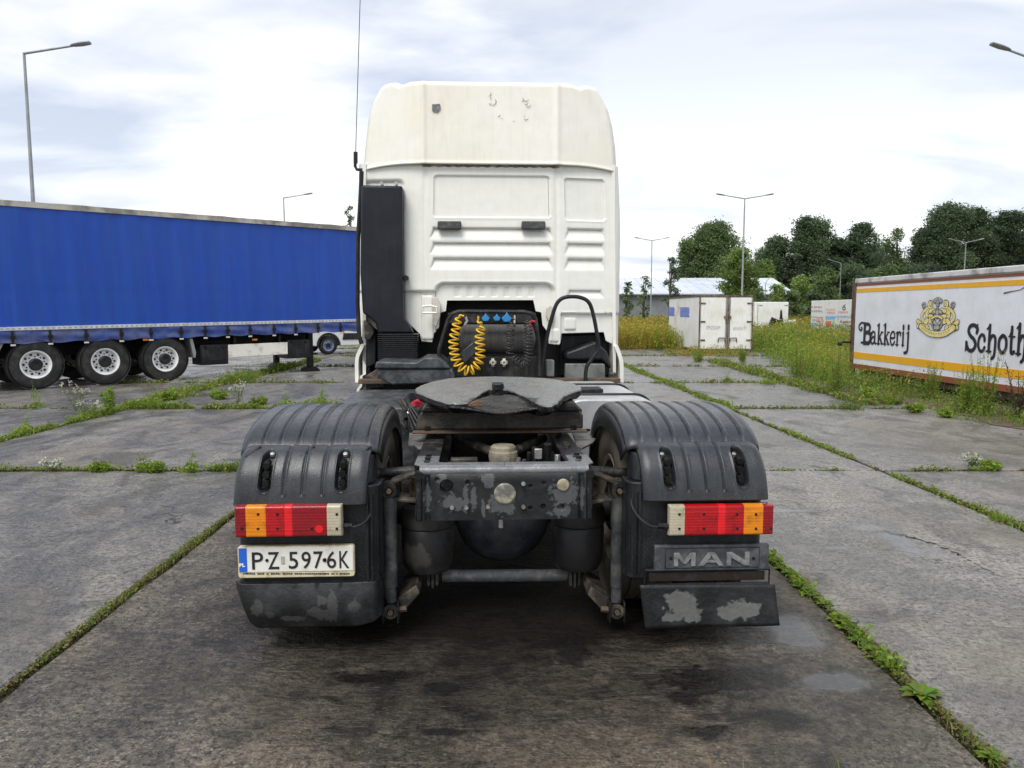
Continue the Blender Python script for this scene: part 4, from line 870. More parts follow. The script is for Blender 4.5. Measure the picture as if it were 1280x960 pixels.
# tail lamps
def lens_m(name, c, c2): return mat(name, c, .14, 0, c2, 22, .50, .68, .25, 300, coat=.4, rvar=.05)
LM = {'r': lens_m('lens_red', (.40, .006, .010), (.22, .008, .012)), 'd': lens_m('lens_dark_red', (.24, .006, .012), (.14, .01, .012)), 'b': lens_m('lens_bright_red', (.72, .012, .018), (.5, .015, .02)),
      'a': lens_m('lens_amber', (.70, .22, .008), (.42, .13, .01)), 'w': lens_m('lens_white', (.46, .41, .30), (.30, .26, .18))}
NM = {'r': 'red_lens', 'd': 'dark_red_lens', 'b': 'bright_red_lens', 'a': 'amber_lens', 'w': 'white_lens'}
for s, segs, ya, yb in ((-1, [(292, 307, 'd'), (307, 332, 'a'), (332, 355.5, 'r'), (355.5, 365, 'b'), (365, 408.6, 'd'), (408.6, 427.5, 'w')], 633, 671),
                        (1, [(836.7, 856, 'w'), (856, 898, 'r'), (898, 907, 'b'), (907, 930, 'r'), (930, 954, 'a'), (954, 968, 'd')], 632.5, 669)):
    yl = -.065; x0, zt = L(segs[0][0], ya, yl); x1, zb = L(segs[-1][1], yb, yl)
    lamp = MB().box(x0 + .006, x1 - .006, -.030, .02, zb + .006, zt - .006).build('tail_lamp', M_black, truck, bevel=.006)
    for k, (a, b, c) in enumerate(segs):
        xa_, xb_ = L(a, 650, yl)[0], L(b, 650, yl)[0]
        def lf(u, v, xa_=xa_, xb_=xb_, k=k, c=c):
            x = xa_ + (xb_ - xa_) * u; z = zb + (zt - zb) * v; e = min(v, 1 - v) * (zt - zb)
            r_ = .034 * (1 - math.sqrt(max(0, 1 - max(0, 1 - e / .007) ** 2)))
            ex = 1e9
            if k == 0: ex = x - xa_
            if k == len(segs) - 1: ex = xb_ - x
            r_ = max(r_, .034 * (1 - math.sqrt(max(0, 1 - max(0, 1 - ex / .008) ** 2))))
            r_ += .0012 * sst(.006, 0, min(x - xa_, xb_ - x)) + .0008 * math.sin(z * 900)
            return (x, yl + r_, z)
        ee = [0, .01, .03, .06, .1, .16]; us_ = ee + lin(.25, .75, 5) + [1 - q for q in ee[::-1]]; lz = MB().grid(lf, us_, ee + lin(.2, .8, 20) + [1 - q for q in ee[::-1]]); nme = NM[c]
        lo_ = lz.build(nme, LM[c], lamp, 60)
        if c in 'awrd' and b - a > 12:
            for py in (643, 661):
                if c == 'd' and py == 643: continue
                x, z = L((a + b) / 2 + 3, py, yl); MB().lathe([(0, .007), (-.003, .006), (-.003, .001)], (x, yl + .001, z), (0, 1, 0), 10).build('lens_screw', M_dark, lo_)
    if s < 0:
        x, z = L(399, 661, yl); r_ = .018; m_ = MB(); disc(m_, x, z, r_, yl - .002, 20); m_.build('reflector', LM['b'], lamp, 0)
MB().tube(spline([P3(790, 612, .1), P3(790, 632, .0), P3(800, 648, -.03), P3(815, 658, -.04), P3(832, 658, -.04)], 6), .006, 8).build('lamp_cable', M_rubber, truck)
MB().tube([P3(822, 657, -.04), P3(837, 658, -.04)], .014, 10).build('cable_gland', M_black, truck)
MB().tube(spline([P3(428, 657, -.03), P3(445, 658, -.03), P3(460, 648, .0), P3(468, 625, .05)], 6), .006, 8).build('lamp_cable', M_rubber, truck)
MB().tube([P3(427, 657, -.03), P3(440, 657, -.03)], .012, 10).build('cable_gland', M_black, truck)
# number plate
YP = -.012
x0, z1 = L(296.5, 683.5, YP); x1, z0 = L(443.5, 720.5, YP)
q = []
for cx, cz, a0 in ((x1 - .012, z1 - .012, 0), (x0 + .012, z1 - .012, 90), (x0 + .012, z0 + .012, 180), (x1 - .012, z0 + .012, 270)): q += [(cx + .012 * math.cos(R(a0 + 30 * k)), cz + .012 * math.sin(R(a0 + 30 * k))) for k in range(4)]
frm = MB().prism(q, YP, .015).build('plate_holder', mat('plate_holder_cream', (.62, .56, .38), .5, 0, (.40, .33, .18), 20, .45, .65), truck, bevel=.003)
za = L(370, 714, YP)[1]
MB().box(x0 + .006, x1 - .006, YP - .003, YP + .002, za, z1 - .005).build('number_plate', mat('plate_white', (.74, .74, .68), .4, 0, (.60, .58, .48), 12, .5, .7), frm, bevel=.001)
xb_ = L(309, 700, YP)[0]
bl = MB().box(x0 + .007, xb_, YP - .0045, YP - .001, za + .001, z1 - .006).build('country_band', mat('plate_blue', (.02, .12, .55), .4), frm)
x, z = L(303.2, 706, YP); text_on('PL', .02, x, YP - .0055, z, mat('print_white', (.75, .75, .75), .5), frm, 'country_code', off=.0008, width=.026, height=.016)
zc = (L(380, 689, YP)[1] + L(380, 710.5, YP)[1]) / 2
for ch, a, wd in (('P', 322.3, .050), ('Z', 342.2, .050), ('5', 367, .042), ('9', 383, .042), ('7', 398, .042), ('6', 414.6, .042), ('K', 430.5, .044)):
    text_on(ch, .1, L(a, 700, YP)[0], YP - .0048, zc, M_print, frm, 'plate_character', off=.0004, width=wd, height=.080)
for a, b, r_ in ((334, 700, .007), (406, 699.5, .009)):
    x, z = L(a, b, YP); MB().cyl((x, YP - .008, z), (x, YP, z), r_, 12).build('plate_bolt', M_dark, frm)
x, z = L(354, 700, YP); MB().box(x - .008, x + .008, YP - .005, YP - .002, z - .018, z + .018).build('registration_sticker', mat('sticker_grey', (.4, .4, .38), .5, 0, (.2, .2, .2), 60), frm)
m_ = MB(); rq = random.Random(3); px = 304
while px < 436:
    w1 = rq.uniform(1.0, 2.4); x, z = L(px, 717.2, YP); x2, _ = L(px + w1, 717.2, YP)
    m_.box(x, x2, YP - .0015, YP + .001, z - .004 * rq.uniform(.6, 1), z + .004 * rq.uniform(.6, 1)); px += w1 + (rq.uniform(.4, .8) if rq.random() < .8 else 3)
m_.build('holder_small_print', M_print, frm, 0, kind='stuff')
# name plate on the right
YQ = .0
x0, z1 = L(818, 681.5, YQ); x1, z0 = L(960, 711, YQ)
npl = MB().box(x0, x1, YQ - .008, YQ + .02, z0, z1).build('name_plate', mat('name_plate_grey', (.050, .056, .06), .5, 0, (.12, .125, .125), 10, .45, .65, .5, 60), truck, bevel=.006)
xa_, xb_ = L(831, 700, YQ)[0], L(948, 700, YQ)[0]
fr_ = MB(); zi0, zi1 = z0 + .014, z1 - .014
for a, b in (((xa_, zi0), (xb_, zi0)), ((xb_, zi0), (xb_, zi1)), ((xb_, zi1), (xa_, zi1)), ((xa_, zi1), (xa_, zi0))): pass
fr_.tube([(xa_, YQ - .008, zi0), (xa_, YQ - .008, zi1), (xb_, YQ - .008, zi1), (xb_, YQ - .008, zi0), (xa_, YQ - .008, zi0)], .003, 6); fr_.build('plate_rim', M_fendw, npl)
zc = (L(888, 689, YQ)[1] + L(888, 706.5, YQ)[1]) / 2
M_let = mat('raised_letter', (.24, .25, .25), .42, .1, (.10, .105, .11), 16, .45, .65, .3, 100)
def rletter(strokes, x0, x1, name):
    m_ = MB()
    for st in strokes:
        pts = [(x0 + (x1 - x0) * a, zc - .032 + .064 * b) for a, b in st]; m_.prism(pts, YQ - .016, YQ - .006)
    return m_.build(name, M_let, npl, 0, bevel=.0015)
xm = lambda p: L(p, 697, YQ)[0]
rletter([[(0, 0), (.2, 0), (.2, .62), (.42, .18), (.58, .18), (.8, .62), (.8, 0), (1, 0), (1, 1), (.76, 1), (.5, .45), (.24, 1), (0, 1)]], xm(841.5), xm(868.5), 'letter_m')
rletter([[(0, 0), (.2, 0), (.30, .25), (.70, .25), (.80, 0), (1, 0), (.64, 1), (.36, 1), (.355, .98), (.5, .80), (.61, .42), (.39, .42), (.5, .80), (.355, .98)]], xm(872.5), xm(903.5), 'letter_a')
rletter([[(0, 0), (.2, 0), (.2, .6), (.76, 0), (1, 0), (1, 1), (.8, 1), (.8, .4), (.24, 1), (0, 1)]], xm(907), xm(935.5), 'letter_n')
for a in (838, 941): x, z = L(a, 697, YQ); MB().cyl((x, YQ - .012, z), (x, YQ, z), .007, 10).build('plate_bolt', M_dark, npl)

# ================================================================ things around the truck
def xform(mb, fn): mb.v = [fn(*q) for q in mb.v]; return mb
M_white = mat('white_paint', (.74, .74, .71), .45, 0, (.64, .63, .56), 2.5, .45, .7, .2, 90, streak=((.42, .38, .28), .18))
M_grey = mat('galvanised', (.33, .35, .37), .5, .3, (.25, .26, .27), 3, .45, .65)
# ---------------------------------------------------------------- blue curtain trailer
OX, OY, OA = -9.65, 15.16, math.atan2(4.36, 4.42)
tr = thing('curtain_trailer', 'long blue curtain sided semi trailer on three axles with white striped lower edge', 'semi trailer', (OX, OY, 0), OA)
def H(px, py, off=0.): return hit(px, py, OX, OY, OA, off)
TILT = lambda x, y, z: (x, y, z + .012 * x)
X0, X1 = -3.4, 10.2
M_blue = mat('blue_tarpaulin', (.012, .068, .40), .42, 0, (.016, .076, .37), .9, .4, .65, .12, 18, grain=.03, streak=((.05, .085, .26), .35), sscale=(2.5, 1, .5))
M_blued = mat('dirty_blue_tarpaulin', (.035, .075, .30), .5, 0, (.10, .12, .22), 2.2, .42, .62, .4, 30, streak=((.13, .13, .17), .5))
def curt(u, v):
    x = X0 + (X1 - X0) * u; z = 1.27 + 2.44 * v
    y = .010 * math.sin(x * 5.3) * (1 - v * .4) + .006 * math.sin(x * 11.7 + 1) + .004 * math.sin(x * 23 + z * 2) + .012 * math.sin(z * 1.3 + x * .4)
    for q in (1.95, 3.05): y += .004 * math.exp(-((z - q) / .015) ** 2)
    y += .006 * math.exp(-(((x * 1.6) % 1 - .5) / .02) ** 2)
    return (x, y, z)
xform(MB().grid(curt, lin(0, 1, 420), lin(0, 1, 26)), TILT).build('curtain', M_blue, tr, 60)
def roofl(u, v):
    x = X0 - .02 + (X1 - X0 + .04) * u; w_ = .006 * math.sin(x * 2.1) + .004 * math.sin(x * 6.3 + 2) + .003 * math.sin(x * 13)
    if v < .5: return (x, -.035 + w_ * .4, 3.63 + .22 * v)
    return (x, -.035 + (v - .5) * 2 * 2.58 + w_ * .4, 3.74 + .025 * math.sin((v - .5) * 2 * math.pi) + w_ * (1 - v) * 1.6)
xform(MB().grid(roofl, lin(0, 1, 160), [0, .25, .499, .5, .52, .6, .75, .9, 1]), TILT).build('roof_sheet', mat('roof_sheet_grey', (.50, .47, .42), .7, 0, (.22, .20, .17), 1.4, .45, .62, .6, 12), tr, 50)
xform(MB().box(X0 + .03, X1 - .03, .06, 2.5, 1.28, 3.70), TILT).build('load_body', M_blued, tr)
rv = xform(MB().box(X0, X1, -.028, .0, 1.205, 1.275), TILT).build('rave_rail', mat('rail_white', (.66, .67, .68), .4, 0, (.45, .46, .48), 8, .45, .65), tr)
m_ = MB(); x = X0 + .05
while x < X1: m_.box(x, x + .05, -.031, -.029, 1.225, 1.255); x += .10
xform(m_, TILT).build('eyelets', mat('eyelet_grey', (.36, .38, .42), .4), rv, 0, kind='stuff')
def skirt(u, v):
    x = X0 + (X1 - X0) * u; z = .945 + .255 * v; k = (x * 1.55) % 1
    return (x, -.012 + .016 * math.sin(v * 7 + x * 1.7) * math.sin(math.pi * k) + .008 * math.sin(x * 13), z + (1 - v) * .016 * math.sin(k * math.pi * 2))
xform(MB().grid(skirt, lin(0, 1, 360), lin(0, 1, 12)), TILT).build('curtain_skirt', M_blued, tr, 60)
px_s = [15, 62, 107, 151, 188, 226, 256, 284, 312, 342, 369, 397, 425]
xs_ = [H(p, 415)[0] for p in px_s]; xs_ = [xs_[0] - .62, xs_[0] - 1.24, xs_[0] - 1.86] + xs_ + [xs_[-1] + .62 * k for k in (1, 2, 3)]
for x in xs_:
    b = xform(MB().box(x - .022, x + .022, -.045, -.020, .93, 1.19), TILT).build('strap', M_rubber, tr)
    xform(MB().box(x - .04, x + .04, -.060, -.035, 1.03, 1.10), TILT).build('buckle', M_dark, b)
    xform(MB().box(x - .045, x + .045, -.052, -.022, .895, .93), TILT).build('hook', mat('hook_white', (.6, .6, .58), .4), b, bevel=.008)
xform(MB().box(X0, X1, .02, .06, 1.02, 1.19), TILT).build('side_beam', M_dark, tr)
xform(MB().box(X0, X1, .12, 2.42, 1.04, 1.2), TILT).build('floor', M_dark, tr)
for y in (.75, 1.70): xform(MB().box(X0, 6.5, y, y + .08, .62, 1.02), TILT).build('chassis_beam', M_dark, tr)
for k, px in enumerate((45, 132, 207)):
    xw = H(px, 457, .03)[0]
    for y, sg in ((.18, -1), (2.32, 1)):
        wheel(tr, (xw, y, .505), (0, sg, 0), .505, .36, .275, 10, mat('wheel_silver', (.80, .80, .80), .4, 0, (.66, .66, .65), 9, .5, .7), M_tyre)
    MB().tube([(xw, .2, .5), (xw, 2.3, .5)], .08, 12).build('axle', M_dark, tr)
for px in (238, 3):
    xq = H(px, 430, .05)[0]; q = [(xq - .02, .95), (xq + .05, .95), (xq + .12, .62), (xq + .10, .5), (xq + .06, .5), (xq + .04, .62)]
    if px == 3: q = [(xq - .25, .95), (xq + .02, .95), (xq - .08, .75), (xq - .10, .35), (xq - .30, .35)]
    MB().prism(q, .03, .40).build('mudguard_stay', mat('stay_grey', (.30, .31, .30), .5), tr, bevel=.01)
for a, b, c, d in ((251.5, 429.5, 286, 455), (360, 424, 388, 447)):
    x0, z1 = H(a, b, .06); x1, z0 = H(c, d, .06); x0 = H(a, d, .06)[0]; z1 = z0 + .48
    bx = MB().box(x0, x1, .06, .6, z0, z1).build('tool_box', M_black, tr, bevel=.02)
    MB().box(x0 + .04, x1 - .04, .045, .065, z0 + .05, z1 - .09).build('box_door', M_black, bx, bevel=.012)
    MB().box(x0 + .10, x1 - .10, .035, .05, z0 + .10, z1 - .16).build('door_panel', M_black, bx, bevel=.012)
    for xx in (x0 + .10, x1 - .16): MB().box(xx, xx + .06, .03, .06, z1 - .10, z1 - .03).build('box_latch', M_dark, bx, bevel=.006)
xa_, za_ = H(286, 447, .05); xb_, zb_ = H(360, 445, .05); zt_ = H(286, 431, .05)[1]
MB().prism([(xa_, za_), (xb_, za_ + .02), (xb_, zt_ + .02), (xa_, zt_)], .05, .09).build('side_guard', mat('cream_guard', (.88, .86, .77), .5, 0, (.6, .55, .42), 5), tr, bevel=.01)
for px in (294, 350): x, z = H(px, 431, .08); MB().box(x - .03, x + .03, .08, .3, zt_ - .02, 1.0).build('guard_bracket', M_dark, tr)
for y, px in ((.30, 389), (2.15, 389)):
    x = H(389, 450, .3)[0]
    leg = MB().box(x - .07, x + .07, y, y + .14, .10, 1.05).build('landing_leg', M_dark, tr, bevel=.01)
    MB().prism([(x - .2, 0), (x + .2, 0), (x + .18, .05), (x + .08, .12), (x - .08, .12), (x - .18, .05)], y - .1, y + .24).build('foot', M_dark, leg, bevel=.01)
for px in (182, 318): x, z = H(px, 424, .03); MB().box(x - .06, x + .06, .0, .03, z - .03, z + .01).build('marker_lamp', mat('marker_orange', (.7, .22, .03), .3), tr)

# ---------------------------------------------------------------- white van behind the trailer
vx, vy = G(411, 443)
van = thing('white_van', 'white van half hidden beyond the blue trailer nose, wheel and sill showing', 'van', (vx, vy, 0), R(38))
M_vw = mat('van_white', (.80, .80, .78), .3, coat=.5)
body = [(-.85, .35), (-.88, .62), (-.75, .86), (-.2, 1.0), (.35, 1.08), (.95, 1.75), (1.3, 1.9), (3.9, 1.9), (4.1, 1.6), (4.15, .9), (4.15, .40), (3.35, .36)] + \
       [(2.95 - .38 * math.cos(R(a)), .30 + .38 * math.sin(R(a))) for a in range(180, -1, -20)][::1][::-1][::-1]
body = [(-.85, .35), (-.88, .62), (-.75, .86), (-.2, 1.0), (.35, 1.08), (.95, 1.75), (1.3, 1.9), (3.9, 1.9), (4.1, 1.6), (4.15, .9), (4.15, .40)] + \
       [(2.95 + .39 * math.cos(R(a)), .33 + .39 * math.sin(R(a))) for a in range(5, 176, 17)] + [(2.5, .30), (.42, .30)] + [(.0 + .39 * math.cos(R(a)), .33 + .39 * math.sin(R(a))) for a in range(5, 176, 17)] + [(-.42, .30)]
vb = MB().prism(body, 0, 1.75).build('body', M_vw, van, 25, bevel=.03)
MB().prism([(.62, 1.15), (1.02, 1.68), (1.6, 1.72), (1.6, 1.15)], -.012, .01).build('window', MATS['cab_glass'], vb)
MB().prism([(.55, .52), (2.45, .52), (2.45, .76), (.60, .76)], -.025, .01).build('side_moulding', M_black, vb, bevel=.01)
q = [(.46 * math.cos(R(a)), .33 + .46 * math.sin(R(a))) for a in range(0, 181, 15)]; q2 = [(.38 * math.cos(R(a)), .33 + .38 * math.sin(R(a))) for a in range(180, -1, -15)]
MB().prism(q + q2, -.03, .05).build('arch_trim', M_black, vb)
MB().prism([(.50, .80), (.62, .80), (.62, .87), (.50, .87)], -.02, .01).build('side_marker', MATS['marker_orange'], vb)
for x in (0, 2.95):
    for y, sg in ((.10, -1), (1.65, 1)): wheel(van, (x, y, .33), (0, sg, 0), .33, .2, .20, 5, mat('alloy_blue_grey', (.30, .36, .55), .3, .5), M_tyre)

# ---------------------------------------------------------------- bakery box trailer
BX, BY, BA = 8.0, 17.6, math.atan2(-5.55, .24)
bk = thing('bakery_box_body', 'white box trailer body with yellow and brown stripes and bakery lettering, sunk in weeds', 'trailer body', (BX, BY, 0), BA)
def B(px, py, off=0.): return hit(px, py, BX, BY, BA, off)
def BZ(l, r_): return (B(1069.7, l)[1] + B(1279.8, r_)[1]) / 2
BL = 9.0
M_bw = mat('bakery_white', (.76, .78, .81), .4, 0, (.66, .67, .68), 1.6, .45, .7, .15, 40, streak=((.5, .48, .42), .15))
M_yel = mat('stripe_yellow', (.80, .40, .01), .4, 0, (.72, .36, .02), 6, .5, .7); M_brn = mat('stripe_brown', (.26, .085, .035), .5, 0, (.20, .08, .04), 6, .5, .7)
zt, zb = BZ(350, 328.7), BZ(463, 489)
MB().box(.0, BL, 0, 2.4, zb, zt - .06).build('side_panel', M_bw, bk, bevel=.01)
MB().box(-.03, BL, -.03, 2.43, BZ(356, 338), zt).build('roof_rail', mat('roof_rail_silver', (.62, .61, .60), .5, .2, (.30, .28, .25), 2, .45, .6), bk, bevel=.02)
def bstripe(a, b, c, d, name, m, y=-.006): MB().box(.02, BL, y, .0, BZ(c, d), BZ(a, b)).build(name, m, bk)
bstripe(356.3, 339, 359.3, 343.3, 'brown_stripe', M_brn); bstripe(362, 348, 366.6, 355, 'yellow_stripe', M_yel)
bstripe(443, 458.5, 451, 470, 'yellow_stripe', M_yel)
MB().box(-.0, BL, -.018, .0, BZ(463, 490), BZ(458, 479)).build('lower_rail', M_brn, bk, bevel=.004)
MB().box(.1, BL - .1, .10, .25, .10, BZ(463, 490)).build('sole_bar', M_rust, bk, bevel=.01)
MB().box(.1, BL - .1, 2.1, 2.25, .0, BZ(463, 490)).build('sole_bar', M_rust, bk, bevel=.01)
MB().box(-.16, .0, -.02, .10, .10, zt - .05).build('corner_post', mat('rusty_post', (.13, .08, .06), .7, 0, (.07, .05, .045), 5, .45, .6, 1, 30), bk, bevel=.01)
for z in (.5, .9, 1.4, 1.9): MB().cyl((-.10, -.03, z), (-.10, -.03, z + .12), .022, 8).build('post_hinge', M_rust, bk)
x, z = B(1066, 428); hk = MB(); hk.tube([(-.1, -.02, z), (-.12, -.20, z + .01), (-.13, -.27, z - .03)], .025, 8); hk.tube([(-.13, -.23, z - .04), (-.13, -.31, z - .04)], .045, 8); hk.build('coupling_hook', M_dark, bk)
m_ = MB(); ribbon(m_, [B(1255, 366.5), B(1264, 364.5), B(1275, 362.5), B(1283, 358)], [.03, .018, .012, .02], -.007); m_.build('scrape_mark', mat('scrape', (.12, .11, .10), .8), bk, 0)
# lettering, drawn with pen strokes in a narrow slab-serif hand
M_ink = mat('lettering_black', (.012, .014, .022), .45)
def C(p, k=5): return spline(p, k)
Sf = lambda x, y, w_=.22: [(x - w_, y), (x + w_, y)]
GL = {
 'B': [([(.38, 0), (.38, 1.62)], .30), (C([(.38, 1.60), (.75, 1.62), (.92, 1.36), (.78, 1.0), (.38, .90)]), .22), (C([(.38, .90), (.86, .90), (1.02, .48), (.86, .06), (.38, .04)]), .26), (C([(.42, 1.62), (.05, 1.74), (-.22, 1.50), (-.20, 1.18), (.02, 1.08), (.10, 1.24), (.0, 1.32)]), .13), (Sf(.38, .04, .30), .14)],
 'a': [(C([(.14, .84), (.38, 1.0), (.66, .88), (.68, .6)]), .2), ([(.68, .68), (.68, .14), (.84, .04)], .24), (C([(.66, .58), (.3, .50), (.12, .28), (.24, .03), (.5, .05), (.66, .24)]), .2), ([(.08, .86), (.2, .76)], .22)],
 'k': [([(.26, 0), (.26, 1.58)], .26), ([(.28, .46), (.78, .98)], .15), ([(.42, .60), (.82, .06)], .24), (Sf(.26, .04), .12), (Sf(.84, .05, .16), .12), (Sf(.8, .97, .16), .12), ([(.04, 1.48), (.3, 1.58)], .13)],
 'e': [(C([(.16, .52), (.80, .56), (.72, .94), (.42, 1.0), (.16, .76), (.12, .40), (.34, .03), (.62, .04), (.84, .26)]), .2)],
 'r': [([(.28, 0), (.28, .96)], .26), (C([(.30, .68), (.52, .96), (.82, .94), (.86, .74)]), .2), (Sf(.28, .04, .26), .12), ([(.06, .90), (.3, .96)], .13)],
 'i': [([(.42, 0), (.42, .96)], .36), (Sf(.42, .04, .42), .12), ([(.1, .90), (.45, .96)], .13), ([(.42, 1.22), (.42, 1.44)], .40)],
 'j': [(C([(.62, .96), (.62, .2), (.60, -.22), (.42, -.46), (.02, -.52)]), .3), ([(.3, .90), (.66, .96)], .13), ([(.62, 1.22), (.62, 1.44)], .34)],
 'S': [(C([(.94, 1.16), (.98, 1.42), (.70, 1.62), (.34, 1.56), (.20, 1.26), (.38, .96), (.72, .72), (.88, .40), (.70, .06), (.36, .0), (.14, .24), (.06, .50)]), .24), ([(.98, 1.66), (.94, 1.1)], .12), ([(.02, .56), (.02, -.06), (.16, .1)], .12)],
 'c': [(C([(.86, .72), (.72, .96), (.42, 1.0), (.16, .74), (.14, .30), (.40, .02), (.70, .06), (.88, .26)]), .24), ([(.84, .82), (.84, .66)], .24)],
 'h': [([(.24, 0), (.24, 1.56)], .24), (C([(.26, .62), (.48, .94), (.74, .92), (.84, .66), (.82, .1), (.76, -.22), (.56, -.36)]), .22), (Sf(.24, .04), .13), ([(.0, 1.34), (.3, 1.58)], .13)],
 'o': [(C([(.5, .98), (.16, .76), (.14, .28), (.5, .02), (.86, .28), (.84, .76), (.5, .98), (.2, .82)]), .24)],
 't': [(C([(.44, 1.42), (.44, .3), (.56, .04), (.86, .12)]), .28), ([(.1, .92), (.88, .92)], .13), ([(.2, 1.0), (.48, 1.36)], .1)]}
def word(glyphs, bold=1.):
    for gi, (ch, p0, p1, ptop, pbase) in enumerate(glyphs):
        pm = (p0 + p1) / 2; x0, x1 = B(p0, pbase)[0], B(p1, pbase)[0]; zb_, zx = B(pm, pbase)[1], B(pm, ptop)[1]; m_ = MB()
        for si, (st, wd) in enumerate(GL[ch]):
            pts = [(x0 + (x1 - x0) * a, zb_ + (zx - zb_) * b) for a, b in st]; sc_ = (x1 - x0) * .55 + (zx - zb_) * .30
            ribbon(m_, pts, wd * sc_ * bold, -.008 - .0006 * si)
            for e in (pts[0], pts[-1]): disc(m_, e[0], e[1], wd * sc_ * bold * .5, -.008 - .0006 * si - .0003, 10)
        m_.build('letter', M_ink, bk, 0)
bl = lambda p: 429 + (p - 1080) * .062; bt = lambda p: 414.3 + (p - 1080) * .012
word([(c, a, b, bt((a + b) / 2), bl((a + b) / 2)) for c, a, b in (('B', 1076, 1088), ('a', 1088, 1096), ('k', 1096, 1104), ('k', 1104, 1112), ('e', 1112, 1119.5), ('r', 1119.5, 1126.5), ('i', 1127, 1131), ('j', 1131, 1137.5))], 1.12)
bl = lambda p: 438.2 + (p - 1214) * .085; bt = lambda p: 418.6 + (p - 1214) * .005
word([(c, a, b, bt((a + b) / 2), bl((a + b) / 2)) for c, a, b in (('S', 1207, 1221), ('c', 1221.5, 1232), ('h', 1233, 1246), ('o', 1247, 1259), ('t', 1259.5, 1269), ('h', 1270, 1283))], 1.2)
# coat of arms: supporters, shield, crown, ribbon
cxr, czr = B(1172, 398); hx = (B(1198, 398)[0] - B(1147, 398)[0]) / 2; hzr = (B(1172, 373)[1] - B(1172, 423)[1]) / 2
M_gold = mat('crest_gold', (.72, .58, .18), .45, 0, (.80, .72, .40), 20, .45, .6); M_cg = mat('crest_grey', (.30, .29, .27), .5, 0, (.5, .48, .42), 30, .45, .6)
U = lambda pts: [(cxr + hx * a, czr + hzr * b) for a, b in pts]
gold, ink, gry = MB(), MB(), MB(); lay = [0]
def cst(pts, wd, which=gold, outline=True):
    lay[0] += 1; y = -.0065 - .0004 * lay[0]; p = U(C(pts, 5)); w_ = wd * hx
    if outline: ribbon(ink, p, w_ + .018, y); [disc(ink, e[0], e[1], w_ / 2 + .015, y - .0001, 10) for e in (p[0], p[-1])]
    ribbon(which, p, w_, y - .0002); [disc(which, e[0], e[1], w_ / 2, y - .0003, 10) for e in (p[0], p[-1])]
for s in (-1, 1):
    cst([(s * .62, -.22), (s * .80, .05), (s * .72, .32), (s * .52, .50)], .10); cst([(s * .22, -.15), (s * .42, -.05), (s * .52, .22), (s * .36, .44), (s * .40, .72)], .20)
    cst([(s * .50, -.10), (s * .62, -.35), (s * .46, -.50)], .14); cst([(s * .38, .36), (s * .20, .42), (s * .12, .34)], .11); cst([(s * .40, .12), (s * .26, .10), (s * .20, .02)], .10)
    cst([(s * .36, .66), (s * .34, .84)], .07); cst([(s * .72, .52), (s * .80, .70), (s * .70, .78), (s * .62, .66), (s * .72, .58)], .035, gry)
    cst([(s * .98, -.16), (s * .84, -.30), (s * .96, -.42)], .12); cst([(s * .84, -.44), (s * .66, -.44)], .16)
cst([(-.80, -.44), (-.42, -.72), (0, -.80), (.42, -.72), (.80, -.44)], .17)
cst([(-.18, -.02), (-.26, -.26), (-.14, -.50), (0, -.58), (.14, -.50), (.26, -.26), (.18, -.02)], .05, gry); cst([(-.12, -.18), (.02, -.36), (.14, -.20)], .10, gry); cst([(-.08, -.45), (.08, -.45)], .12, gry)
cst([(-.2, .30), (0, .40), (.2, .30)], .10, gry); cst([(0, .12), (0, .34)], .14, gry); cst([(-.26, .0), (0, .12), (.26, .0)], .06, gold)
cst([(-.16, .86), (0, .96), (.16, .86)], .10, gry); cst([(0, .68), (0, .82)], .12, gry)
wr = U(C([(-.68, -.50), (-.36, -.70), (0, -.77), (.36, -.70), (.68, -.50)], 6))
for k in range(0, len(wr) - 1, 2): ribbon(ink, [wr[k], ((wr[k][0] + wr[k + 1][0]) / 2, (wr[k][1] + wr[k + 1][1]) / 2)], .02, -.02)
ink.build('crest_outline', M_ink, bk, 0, kind='stuff'); gold.build('crest_gilding', M_gold, bk, 0, kind='stuff'); gry.build('crest_shield', M_cg, bk, 0, kind='stuff')

# ---------------------------------------------------------------- white container with rusty doors
KY = 28.0; KX, kz0 = W(874.5, 436, KY); KZT = W(874.5, 369, KY)[1]; KW = W(940, 400, KY)[0] - KX; KL = 5.6
ct = thing('box_container', 'weathered white box container with rusty double doors and blue squares on its side', 'container', (KX, KY, 0), 0)
M_kw = mat('container_white', (.76, .77, .74), .5, 0, (.66, .66, .58), 1.8, .45, .68, .3, 25, streak=((.50, .36, .18), .35))
M_kr = mat('container_rust', (.055, .035, .028), .7, 0, (.20, .14, .10), 9, .45, .6, 1, 40)
MB().box(0, KW, .03, KL, .12, KZT - .05).build('body', M_kw, ct)
MB().box(-.02, KW + .02, -.02, KL, KZT - .06, KZT).build('roof_edge', M_kr, ct, bevel=.01); MB().box(0, KW, -.0, KL, .04, .14).build('base_frame', M_kr, ct, bevel=.01)
kx = lambda p: W(p, 400, KY)[0] - KX; kzf = lambda p: W(905, p, KY)[1]
for a, b in ((876, 906.5), (912, 938.5)):
    dr = MB().box(kx(a), kx(b), -.03, .03, .17, KZT - .10).build('door', M_kw, ct, bevel=.01)
    hx_ = kx(a) if a < 900 else kx(b)
    for py in (379, 402, 425): MB().box(hx_ - .02 - (.14 if a > 900 else 0), hx_ + .16 - (.14 if a > 900 else 0), -.06, -.03, kzf(py) - .025, kzf(py) + .025).build('hinge', M_kr, dr, bevel=.006)
for p, r_ in ((874, .026), (907.8, .016), (909.6, .022), (911.6, .014), (940, .022)): MB().cyl((kx(p), -.05, .10), (kx(p), -.05, KZT - .07), r_, 8).build('lock_bar', M_kr, ct)
